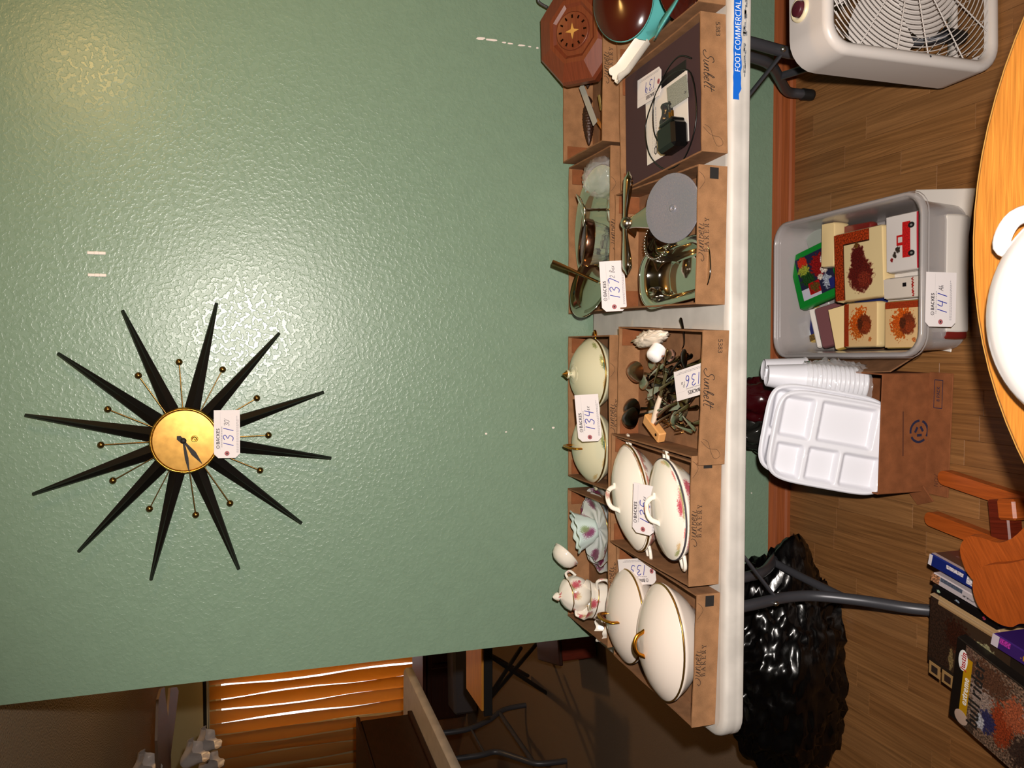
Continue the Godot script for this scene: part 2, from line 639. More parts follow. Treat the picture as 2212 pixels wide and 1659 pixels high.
	mat("china_cool", Color(0.84, 0.85, 0.85), 0.1)
	var gl := mat("clear_glass", Color(1, 1, 1, 0.08), 0.03)
	gl.transparency = BaseMaterial3D.TRANSPARENCY_ALPHA
	var fi := mat("clear_film", Color(1, 1, 1, 0.16), 0.08)
	fi.transparency = BaseMaterial3D.TRANSPARENCY_ALPHA
	var tub := mat("tub_plastic", Color(0.78, 0.76, 0.76, 0.42), 0.22)
	tub.transparency = BaseMaterial3D.TRANSPARENCY_ALPHA
	mat("foam", Color(0.9, 0.9, 0.93), 0.32)
	mat("white_gloss", Color(0.92, 0.9, 0.9), 0.12)

# lengthwise wood grain, along v (or along u)
func wood_image(size: int, sd: int, lo: float, hi: float, along_u := false) -> ImageTexture:
	var fine := noise(0.09, 3, sd)
	var wide := noise(0.012, 2, sd + 1)
	var im := Image.create(size, size, false, Image.FORMAT_RGB8)
	for y in size:
		for x in size:
			var a := float(x)
			var b := float(y)
			var e := b / size
			var warp := wide.get_noise_2d(a * 2.0, b * 0.6) * 9.0
			var k0 := fine.get_noise_2d((a + warp) * 2.6, b * 0.09) * 0.6 + wide.get_noise_2d(a * 5.0, b * 0.5) * 0.5
			var warp1 := wide.get_noise_2d(a * 2.0, (b - size) * 0.6) * 9.0
			var k1 := fine.get_noise_2d((a + warp1) * 2.6, (b - size) * 0.09) * 0.6 + wide.get_noise_2d(a * 5.0, (b - size) * 0.5) * 0.5
			var k := clampf(lerpf(k0, k1, e) + 0.5, 0, 1)
			k = lerpf(lo, hi, k)
			var c := Color(k, k * lerpf(0.93, 1.0, k), k * lerpf(0.85, 1.0, k))
			if along_u:
				im.set_pixel(y, x, c)
			else:
				im.set_pixel(x, y, c)
	return tex(im)

func kraft_image() -> ImageTexture:
	var a := noise(0.4, 2, 50).get_seamless_image(256, 256)
	var b := noise(0.02, 3, 51).get_seamless_image(256, 256)
	var im := Image.create(256, 256, false, Image.FORMAT_RGB8)
	for y in 256:
		for x in 256:
			var k := 0.9 + (a.get_pixel(x, y).r - 0.5) * 0.12 + (b.get_pixel(x, y).r - 0.5) * 0.16
			im.set_pixel(x, y, Color(k, k, k))
	return tex(im)

func setting() -> void:
	var R := 2.4      # right wall
	var L := -5.2
	var T := 2.44
	struct("wall_back", boxm(V(R + 0.908, T, 0.13), 0.0, V((R - 0.908) / 2, T / 2, -0.065)), M.wall_paint, "sage green textured wall behind the long table")
	struct("wall_right", boxm(V(0.1, T, 11), 0.0, V(R + 0.05, T / 2, -0.5)), M.wall_paint, "side wall of the dining area")
	struct("wall_front", boxm(V(R - L, T, 0.1), 0.0, V((R + L) / 2, T / 2, 4.9)), M.far_wall, "wall behind the camera")
	struct("wall_left", boxm(V(0.1, T, 11), 0.0, V(L - 0.05, T / 2, -0.55)), M.far_wall, "left wall of the living room")
	struct("ceiling", boxm(V(R - L, 0.1, 11), 0.0, V((R + L) / 2, T + 0.05, -0.55)), M.ceiling_paint, "tan textured ceiling")
	# far wall with the patio door opening x -3.66 .. -1.8
	var z := -5.9
	var b := MB.new()
	b.box(V(-3.66 - L, T, 0.14), V((L - 3.66) / 2, T / 2, z - 0.07))
	b.box(V(R + 1.8, T, 0.14), V((R - 1.8) / 2, T / 2, z - 0.07))
	b.box(V(1.86, T - 2.0, 0.14), V(-2.73, (T + 2.0) / 2, z - 0.07))
	struct("wall_far", b.mesh(), M.far_wall, "cream far wall of the living room above the patio door")
	var door := struct("door_1", boxm(V(1.86, 0.05, 0.1), 0.0, V(-2.73, 1.975, z - 0.07)), mat("door_frame", Color(0.8, 0.8, 0.78), 0.5), "patio door behind the vertical blinds")
	b = MB.new()
	for x in [-3.63, -2.73, -1.83]:
		b.box(V(0.06, 1.95, 0.08), V(x, 0.975, z - 0.07))
	b.box(V(1.86, 0.06, 0.08), V(-2.73, 0.03, z - 0.07))
	part(door, "door_frame", b.mesh(), M.door_frame)
	for x in [-3.18, -2.28]:
		b = MB.new()
		b.t = Transform3D(Basis.IDENTITY, V(x, 1.0, z - 0.07))
		b.plate(0.84, 1.88)
		part(door, "pane", b.mesh(), M.clear_glass)
	# floors
	var fl := struct("floor", boxm(V(R - L, 0.1, 4.98), 0.0, V((R + L) / 2, -0.0512, 2.39)), M.floor_joint, "light brown wood strip laminate floor")
	b = MB.new()
	b.box(V(R - L, 0.1, 6.0), V((R + L) / 2, -0.048, -3.1))
	struct("carpet_floor", b.mesh(), M.carpet, "beige carpet in the living room beyond the wall")
	var strip := MB.new()
	strip.grid(1, 8, func(a, q):
		var th: float = q * PI
		return V(lerpf(L, -0.93, a), sin(th) * 0.01, -0.07 + cos(th) * 0.035))
	struct("trim_1", strip.mesh(), M.baseboard_wood, "brown wood threshold strip between laminate and carpet")
	# baseboard: face with a rounded shoulder
	var bb := MB.new()
	var prof := [V2(0.0, 0.0), V2(0.016, 0.0), V2(0.016, 0.012), V2(0.0125, 0.02), V2(0.0125, 0.05), V2(0.009, 0.062), V2(0.007, 0.072), V2(0.0, 0.076)]
	for k in prof.size() - 1:
		bb.quad(V(-0.908, prof[k].y, prof[k].x), V(R, prof[k].y, prof[k].x), V(R, prof[k + 1].y, prof[k + 1].x), V(-0.908, prof[k + 1].y, prof[k + 1].x))
	struct("baseboard_back", bb.mesh(), M.baseboard_wood, "red brown wood baseboard along the green wall")
	# laminate strips, each its own piece
	var lens := [0.3, 0.36, 0.42, 0.48]
	var shapes := []
	for l in lens:
		shapes.append(boxm(V(0.0655, 0.006, l - 0.0006), 0.0004))
	var x := -1.72
	while x < 1.25:
		var zz := -0.04 - rng.randf() * 0.3 if x < -0.95 else 0.01 - rng.randf() * 0.3
		while zz < 1.2:
			var k := rng.randi() % 4
			var z0 := zz
			zz += lens[k]
			var lo := -0.045 if x < -0.95 else 0.013
			if z0 < lo:
				# first strip cut at the wall
				var ln: float = zz - lo
				if ln > 0.02:
					part(fl, "plank", boxm(V(0.0655, 0.006, ln - 0.0006), 0.0004), M["laminate_%d" % (rng.randi() % 10)], V(x, -0.003, lo + ln / 2))
				continue
			part(fl, "plank", shapes[k], M["laminate_%d" % (rng.randi() % 10)], V(x, -0.003, z0 + lens[k] / 2))
		x += 0.066
	# plain laminate out of the picture keeps the floor's colour
	b = MB.new()
	b.box(V(R + 5.2, 0.004, 3.6), V((R + L) / 2, -0.004, 3.02))
	b.box(V(1.15, 0.004, 1.4), V(1.8, -0.004, 0.55))
	b.box(V(3.4, 0.004, 1.3), V(-3.45, -0.004, 0.6))
	part(fl, "laminate_beyond", b.mesh(), M.laminate_0).set_meta("kind", "stuff")
	# two white strips of tape and a few chips on the wall
	var wall: Node3D = get_node("wall_back")
	for s in [[0.249, 2.1245, 0.0445, "upper"], [0.192, 2.124, 0.044, "lower"]]:
		b = MB.new()
		b.box(V(0.0075, 0.0165, 0.003), V(0, 0.0135, 0.001), 0.001)
		b.box(V(0.0082, 0.0115, 0.0042), V(0, 0.0, 0.0015), 0.001)
		b.box(V(0.0075, 0.0165, 0.003), V(0, -0.0135, 0.001), 0.001)
		var o := single("plastic_strip", b.mesh(), M.wall_chip, "small white strip on the upper green wall, " + ("farther from the clock of the two" if s[3] == "upper" else "closer to the clock of the two"), "strip", V(s[0], s[1], 0.0005))
	var chips := [[0.9135, 1.089, 0.0075, 0.026, 0.2], [0.9125, 1.056, 0.0065, 0.034, 0.1], [0.91, 1.017, 0.005, 0.014, 0.1], [0.909, 0.997, 0.0045, 0.016, 0.05], [0.9075, 0.962, 0.0055, 0.022, 0.05], [0.907, 0.937, 0.004, 0.01, 0.0], [0.9055, 0.912, 0.005, 0.008, 0.3], [-0.2538, 1.0743, 0.006, 0.007, 0.0], [-0.2502, 1.0114, 0.004, 0.006, 0.0], [-0.2443, 0.9266, 0.004, 0.005, 0.0], [-0.2421, 0.8583, 0.007, 0.008, 0.0], [-0.4837, 0.1439, 0.004, 0.004, 0.0]]
	for c in chips:
		var poly := PackedVector2Array()
		for k in 9:
			var th := TAU * k / 9.0
			var rr := 0.8 + rng.randf() * 0.35
			poly.append(V2(cos(th) * c[2] * 0.5 * rr, clampf(sin(th) * 1.3, -1, 1) * c[3] * 0.5 * rr))
		b = MB.new()
		b.prism(poly, 0.0012)
		part(wall, "paint_chip", b.mesh(), M.wall_chip, V(c[0], c[1], 0.0005), deg(0, 0, rad_to_deg(c[4] * 0.3)))

func clock() -> void:
	var c := V(-0.2405, 1.9165, 0.0)
	var o := thing("sunburst_clock", "black and brass sunburst wall clock with twelve long black spikes", "clock", c)
	for k in 12:
		var p: Vector2 = SPIKE[k]
		var d := V2(p.x - c.x, p.y - c.y)
		var l := d.length()
		var b := MB.new()
		b.t = Transform3D(deg(0, 0, rad_to_deg(d.angle()) - 90), V(0, 0, 0.03))
		# ridged blade, wide at the dial
		var w0 := 0.021
		var w1 := 0.0042
		var y0 := 0.06
		for s in [-1.0, 1.0]:
			var a := V(s * w0, y0, -0.008)
			var r0 := V(0, y0, 0.009)
			var r1 := V(0, l, 0.003)
			var e := V(s * w1, l, -0.004)
			if s > 0:
				b.quad(r0, a, e, r1)
			else:
				b.quad(a, r0, r1, e)
		b.quad(V(w0, y0, -0.008), V(-w0, y0, -0.008), V(-w1, l, -0.004), V(w1, l, -0.004))
		b.face_out([V(-w1, l, -0.004), V(0, l, 0.003), V(w1, l, -0.004)], V(0, 0, 0))
		part(o, "spike", b.mesh(), M.black_wood)
		var q: Vector2 = BALL[k]
		d = V2(q.x - c.x, q.y - c.y)
		l = d.length()
		b = MB.new()
		b.t = Transform3D(deg(0, 0, rad_to_deg(d.angle()) - 90), V(0, 0, 0.027))
		b.tube([V(0, 0.05, 0), V(0, l, 0)], 0.0017, 6)
		var rod := part(o, "rod", b.mesh(), M.antique_brass)
		b = MB.new()
		b.ball(0.0088, V(d.x, d.y, 0.027))
		part(rod, "ball", b.mesh(), M.antique_brass)
	var b := MB.new()
	b.t = Transform3D(deg(90, 0, 0), Vector3.ZERO)
	b.lathe([V2(0.06, 0.0), V2(0.084, 0.004), V2(0.0875, 0.03), V2(0.0875, 0.045), V2(0.085, 0.05), V2(0.082, 0.051), V2(0.079, 0.046)], 48)
	part(o, "case", b.mesh(), M.brass)
	b = MB.new()
	b.t = Transform3D(deg(90, 0, 0), Vector3.ZERO)
	b.lathe([V2(0.0795, 0.0462), V2(0.05, 0.0475), V2(0.001, 0.0482)], 48)
	part(o, "dial", b.mesh(), M.brass_dial)
	b = MB.new()
	b.t = Transform3D(deg(90, 0, 0), V(0.004, -0.024, 0.048))
	b.lathe([V2(0.009, 0.0), V2(0.0085, 0.002), V2(0.006, 0.002), V2(0.0045, 0.0005), V2(0.002, 0.001), V2(0.0005, 0.0015)], 20)
	part(o, "winding_hole", b.mesh(), M.brass)
	# hands: toward half past four or so
	var hub := V(0.0, 0.0, 0.0)
	for hnd in [["hour_hand", V2(-0.062, -0.045), 0.0065, 0.0525], ["minute_hand", V2(-0.085, -0.0135), 0.0045, 0.0555]]:
		var t: Vector2 = hnd[1]
		var a := t.angle()
		var l := t.length()
		var w: float = hnd[2]
		b = MB.new()
		b.t = Transform3D(deg(0, 0, rad_to_deg(a)), V(0, 0.003, hnd[3]))
		b.prism(PackedVector2Array([V2(-0.008, -0.003), V2(0.012, -0.0028), V2(l * 0.55, -w), V2(l, -0.0005), V2(l, 0.0005), V2(l * 0.55, w), V2(0.012, 0.0028), V2(-0.008, 0.003)]), 0.0012)
		if hnd[0] == "hour_hand":
			b.t = Transform3D(deg(0, 0, 45), V(0.006, 0.012, hnd[3]))
			b.prism(PackedVector2Array([V2(-0.012, -0.006), V2(0.004, -0.0065), V2(0.01, 0.0), V2(0.004, 0.0065), V2(-0.012, 0.006)]), 0.0012)
		part(o, hnd[0], b.mesh(), M.print_black)
	b = MB.new()
	b.t = Transform3D(deg(90, 0, 0), V(0, 0.003, 0.05))
	b.lathe([V2(0.0075, 0.0), V2(0.0075, 0.006), V2(0.003, 0.008), V2(0.0005, 0.008)], 16)
	part(o, "hub", b.mesh(), M.print_black)
	lot_tag("white lot tag numbered 131 on the sunburst clock dial", V(-0.2255, 1.811, 0.058), deg(-4, 3, -0.5), "131", "30'", 0.127, 0.066)
const SPIKE := [Vector2(0.1241, 1.8325), Vector2(0.1011, 2.0631), Vector2(-0.0098, 2.2149), Vector2(-0.1654, 2.2918), Vector2(-0.3662, 2.2785), Vector2(-0.5203, 2.1774), Vector2(-0.6087, 2.0065), Vector2(-0.5987, 1.7855), Vector2(-0.4840, 1.6176), Vector2(-0.3052, 1.5350), Vector2(-0.1192, 1.5536), Vector2(0.0449, 1.6712)]
const BALL := [Vector2(-0.0335, 1.9283), Vector2(-0.0681, 2.0278), Vector2(-0.1547, 2.1018), Vector2(-0.2466, 2.1198), Vector2(-0.3405, 2.0932), Vector2(-0.4196, 2.0070), Vector2(-0.4427, 1.8931), Vector2(-0.4166, 1.8058), Vector2(-0.3307, 1.7266), Vector2(-0.2349, 1.7036), Vector2(-0.1328, 1.7327), Vector2(-0.0540, 1.8198)]

# one ring of a rounded rectangle in XZ
func rr(hx: float, hz: float, r: float, y: float, per := 6) -> Array:
	r = minf(r, minf(hx, hz) * 0.999)
	var out := []
	for c in [[1, 1, 0], [-1, 1, 90], [-1, -1, 180], [1, -1, 270]]:
		for k in per + 1:
			var th: float = deg_to_rad(c[2] + 90.0 * k / per)
			out.append(V(c[0] * (hx - r) + cos(th) * r, y, c[1] * (hz - r) + sin(th) * r))
	out.reverse()
	return out

# skin over rings of equal length, bottom outside first; caps close the ends
func loft(b: MB, rings: Array, cap0 := false, cap1 := false) -> void:
	var m: int = rings[0].size()
	var k := rings.size() - 1
	b.grid(m, k, func(a, q):
		return rings[int(round(q * k))][int(round(a * m)) % m], true)
	for e in [[cap0, 0], [cap1, k]]:
		if e[0]:
			var ring: Array = rings[e[1]]
			var c := Vector3.ZERO
			for p in ring:
				c += p
			c /= m
			for i in m:
				if e[1] == 0:
					b.tri(c, ring[(i + 1) % m], ring[i])
				else:
					b.tri(c, ring[i], ring[(i + 1) % m])

func folding_table() -> void:
	var o := thing("folding_table", "long white plastic folding table with grey wishbone legs against the green wall", "table", V(0.1, 0, 0.393))
	var hx := 1.008
	var hz := 0.379
	var rings := []
	for q in [[0.03, 0.703], [0.012, 0.684], [0.004, 0.684], [0.0, 0.688], [0.0, 0.7], [0.0015, 0.704], [0.0, 0.708], [0.0, 0.724], [0.003, 0.731], [0.009, 0.7355], [0.018, 0.737]]:
		rings.append(rr(hx - q[0], hz - q[0], 0.06 - q[0], q[1]))
	var b := MB.new()
	loft(b, rings, true, true)
	part(o, "tabletop", b.mesh(), M.table_plastic)
	# the torn blue label on the front lip
	b = MB.new()
	var poly := PackedVector2Array()
	var x := 0.555
	var lo := []
	while x < 0.95:
		poly.append(V2(x, 0.7305 + (rng.randf() - 0.5) * 0.0012))
		lo.append(V2(x, 0.7105 + (rng.randf() - 0.5) * 0.003 + (0.004 if x < 0.575 else 0.0)))
		x += 0.012
	lo.reverse()
	poly.append_array(PackedVector2Array(lo))
	b.prism(poly, 0.0006)
	var lab := part(o, "label", b.mesh(), M.label_blue, V(-0.1, 0, 0.3794))
	lettering(lab, "FOOT COMMERCIAL FOLDING T", 0.0125, M.label_white, V(0.7385, 0.7198, 0.0004))
	b = MB.new()
	for k in 60:
		var xx := 0.585 + rng.randf() * 0.36
		b.box(V(0.004 + rng.randf() * 0.016, 0.001 + rng.randf() * 0.004, 0.0005), V(xx, 0.697 + rng.randf() * 0.0075, 0.0))
	part(o, "label_residue", b.mesh(), M.torn_paper, V(-0.1, 0, 0.3795)).set_meta("kind", "stuff")
	# legs: front and rear bow toward each other in the middle
	for s in [[-1, -0.69, -0.658], [1, 0.80, 0.822]]:
		var xf: float = s[1] - 0.1
		var xr: float = s[2] - 0.1
		var front := [V(xf, 0.69, 0.115), V(xf, 0.58, 0.113), V(xf, 0.49, 0.098), V(xf, 0.40, 0.077), V(xf, 0.335, 0.066), V(xf, 0.255, 0.08), V(xf, 0.163, 0.156), V(xf, 0.09, 0.25), V(xf, 0.03, 0.3)]
		var rear := [V(xr, 0.69, -0.02), V(xr, 0.52, -0.025), V(xr, 0.385, -0.052), V(xr, 0.305, -0.088), V(xr, 0.21, -0.178), V(xr, 0.105, -0.28), V(xr, 0.05, -0.29), V(xr, 0.01, -0.292)]
		for lg in [front, rear]:
			b = MB.new()
			b.tube(smooth_path(lg, 5), 0.0155, 12)
			part(o, "leg", b.mesh(), M.steel_grey)
			var e: Vector3 = lg[lg.size() - 1]
			b = MB.new()
			b.t = Transform3D(Basis.IDENTITY, e - V(0, 0.0, 0))
			b.lathe([V2(0.001, -e.y + 0.0005), V2(0.0175, -e.y + 0.0005), V2(0.0185, -0.002), V2(0.0185, 0.03), V2(0.016, 0.034)], 14)
			part(o, "foot_cap", b.mesh(), M.rubber)
		b = MB.new()
		b.tube([V(xr, 0.215, -0.165), V((xr + xf) / 2, 0.205, -0.04), V(xf, 0.19, 0.125)], 0.012, 10)
		part(o, "crossbar", b.mesh(), M.steel_grey)
		b = MB.new()
		b.t = Transform3D(deg(0, 0, 0), Vector3.ZERO)
		var p0 := V(xf, 0.375, 0.07)
		var p1 := V(xf - s[0] * 0.37, 0.69, 0.07)
		b.tube([p0, p1], 0.011, 8, false, 0.45)
		part(o, "brace", b.mesh(), M.steel_grey)
		b = MB.new()
		b.ball(0.008, V(xf - 0.004, 0.395, 0.095), Vector3.ONE, 10)
		part(o, "bolt", b.mesh(), M.bolt)

# open cardboard tray; style says what is printed on its front panel
func tray(label: String, cx: float, cz: float, w: float, d: float, h: float, rot: float, style := "", y := 0.7375) -> Node3D:
	var o := thing("cardboard_tray", label, "cardboard box", V(cx, y, cz), deg(0, rot, 0), "bakery trays on the folding table")
	var t := 0.004
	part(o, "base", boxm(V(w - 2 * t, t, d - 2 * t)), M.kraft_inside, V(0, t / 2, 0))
	var fr := part(o, "front_panel", wall_sheet(w, h, t, 3), M.kraft, V(0, h / 2, d / 2 - t / 2))
	part(o, "back_panel", wall_sheet(w, h, t, 4), M.kraft, V(0, h / 2, -d / 2 + t / 2), deg(0, 180, 0))
	for s in [-1.0, 1.0]:
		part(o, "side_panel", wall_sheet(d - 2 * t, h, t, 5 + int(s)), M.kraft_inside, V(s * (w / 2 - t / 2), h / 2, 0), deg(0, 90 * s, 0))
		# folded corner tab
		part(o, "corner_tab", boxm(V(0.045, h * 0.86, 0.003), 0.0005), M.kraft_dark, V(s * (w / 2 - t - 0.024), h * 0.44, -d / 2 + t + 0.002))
	var z := t / 2 + 0.0004
	if style == "flip":
		lettering(fr, "5383", 0.0105, M.print_black, V(w / 2 - 0.035, -0.011, z), deg(0, 0, 180), "Droid Sans")
		var b := MB.new()
		b.t = Transform3D(deg(0, 0, 180), V(w / 2 - 0.085, h * 0.5 - 0.006, z))
		b.ribbon(clipped(pen("Sunbelt", 0.026, 0.1, 0.3), -0.002), 0.0016)
		part(fr, "script_lettering", b.mesh(), M.print_black)
		b = MB.new()
		b.ribbon([smooth_path([V2(-w / 2 + 0.055, 0.03), V2(-w / 2 + 0.038, 0.01), V2(-w / 2 + 0.034, -0.012), V2(-w / 2 + 0.02, -0.02), V2(-w / 2 + 0.014, -0.006), V2(-w / 2 + 0.03, 0.004), V2(-w / 2 + 0.052, 0.012), V2(-w / 2 + 0.06, 0.026)], 5)], 0.0008, z)
		part(fr, "flourish", b.mesh(), M.print_brown)
	elif style == "bakery":
		lettering(fr, "B A K E R Y", 0.0105, M.print_brown, V(0.0, h / 2 - 0.0235, z), Basis.IDENTITY, "Droid Serif")
		var b := MB.new()
		var st := []
		for s in pen("Sunbelt", 0.026, 0.1, 0.3):
			var q := []
			for p in s:
				q.append(p + V2(-0.058, h / 2 - 0.016))
			st.append(q)
		b.ribbon(clipped(st, -100, h / 2 - 0.0015), 0.0015, z)
		part(fr, "script_lettering", b.mesh(), M.print_brown)
		b = MB.new()
		b.ribbon([smooth_path([V2(0.1, h / 2 - 0.003), V2(0.118, h / 2 - 0.016), V2(0.13, h / 2 - 0.012), V2(0.138, h / 2 - 0.002)], 5)], 0.0008, z)
		part(fr, "flourish", b.mesh(), M.print_brown)
		b = MB.new()
		b.box(V(0.025, 0.022, 0.0006), V(w / 2 - 0.017, -0.003, z))
		part(fr, "printed_square", b.mesh(), M.print_black)
	return o

func clipped(st: Array, lo: float, hi := 100.0) -> Array:
	var out := []
	for s in st:
		var q := []
		for p in s:
			if p.y > lo and p.y < hi:
				q.append(p)
			else:
				if q.size() > 1:
					out.append(q)
				q = []
		if q.size() > 1:
			out.append(q)
	return out

# a cardboard wall whose upper edge waves a little
func wall_sheet(w: float, h: float, t: float, sd: int) -> ArrayMesh:
	var poly := PackedVector2Array([V2(-w / 2, -h / 2), V2(w / 2, -h / 2)])
	var f := noise(9.0, 2, sd)
	for k in 13:
		var x := w / 2 - w * k / 12.0
		poly.append(V2(x, h / 2 + f.get_noise_1d(x + sd) * 0.0022))
	var b := MB.new()
	b.prism(poly, t)
	return b.mesh()

func trays() -> void:
	tray("front row kraft tray at the left table end holding two plain white covered dishes", -0.705, 0.531, 0.315, 0.425, 0.06, -3.0, "bakery")
	tray("front row kraft tray holding two white flowered oval tureens", -0.385, 0.536, 0.3, 0.425, 0.077, -1.5, "bakery")
	tray("front row kraft tray full of tarnished flatware, stamped 5383 upside down", -0.1, 0.556, 0.303, 0.43, 0.066, -2.5, "flip")
	tray("front row kraft tray holding the pewter and square silver dishes", 0.258, 0.547, 0.308, 0.428, 0.073, -1.0, "bakery")
	tray("front row kraft tray with the maroon board and black power adapter", 0.583, 0.55, 0.31, 0.415, 0.064, 2.5, "flip")
	tray("front row kraft tray at the right picture edge under the turquoise dish", 0.915, 0.535, 0.31, 0.42, 0.068, 2.0)
	tray("back row kraft tray of stacked china against the green wall", -0.63, 0.158, 0.4, 0.3, 0.075, 0.0, "bakery")
	tray("back row kraft tray holding two white covered dishes with gold trim", -0.176, 0.163, 0.43, 0.3, 0.077, 0.0, "bakery")
	tray("back row kraft tray holding the silver platter and glass bowl", 0.33, 0.163, 0.445, 0.3, 0.077, 0.0, "bakery")
	tray("back row kraft tray with pine cone weights under the brown clock", 0.775, 0.168, 0.425, 0.29, 0.1, 0.0, "bakery")

# china ground with soft blossoms: [u, v, size, colour]
func flower_tex(w: int, h: int, ground: Color, list: Array, bands := []) -> ImageTexture:
	var im := Image.create(w, h, false, Image.FORMAT_RGB8)
	im.fill(ground)
	for bd in bands:
		for y in range(int(bd[0] * h), int(bd[1] * h)):
			for x in w:
				im.set_pixel(x, clampi(y, 0, h - 1), bd[2])
	var f := noise(0.15, 2, 77)
	for q in list:
		var cx: float = q[0] * w
		var cy: float = q[1] * h
		var r: float = q[2] * h
		var rx: float = r * float(w) / h * (q[4] if q.size() > 4 else 0.5)
		for y in range(int(cy - r * 1.4), int(cy + r * 1.4) + 1):
			for x in range(int(cx - rx * 1.4), int(cx + rx * 1.4) + 1):
				if y < 0 or y >= h:
					continue
				var d := Vector2((x - cx) / rx, (y - cy) / r).length() + f.get_noise_2d(x * 1.7, y * 1.7) * 0.55
				if d < 1.0:
					var xx := posmod(x, w)
					im.set_pixel(xx, y, im.get_pixel(xx, y).lerp(q[3], clampf((1.0 - d) * 1.8, 0, 0.85)))
	return tex(im)

func china_mat(key: String, t: Texture2D) -> StandardMaterial3D:
	var m := mat(key, Color(0.9, 0.87, 0.82), 0.12)
	m.albedo_texture = t
	return m

func sprays(n: int, v0: float, v1: float, size: float, cols: Array, sd: int) -> Array:
	var r := RandomNumberGenerator.new()
	r.seed = sd
	var out := []
	for k in n:
		var u := (k + r.randf() * 0.5) / n
		var v := lerpf(v0, v1, r.randf())
		var j := 0
		while j < 6:
			out.append([fposmod(u + (r.randf() - 0.5) * 0.05, 1.0), v + (r.randf() - 0.5) * size * 2.2, size * (0.35 + r.randf() * 0.6), cols[r.randi() % cols.size()]])
			j += 1
		out.append([u, v, size, cols[0]])
	return out

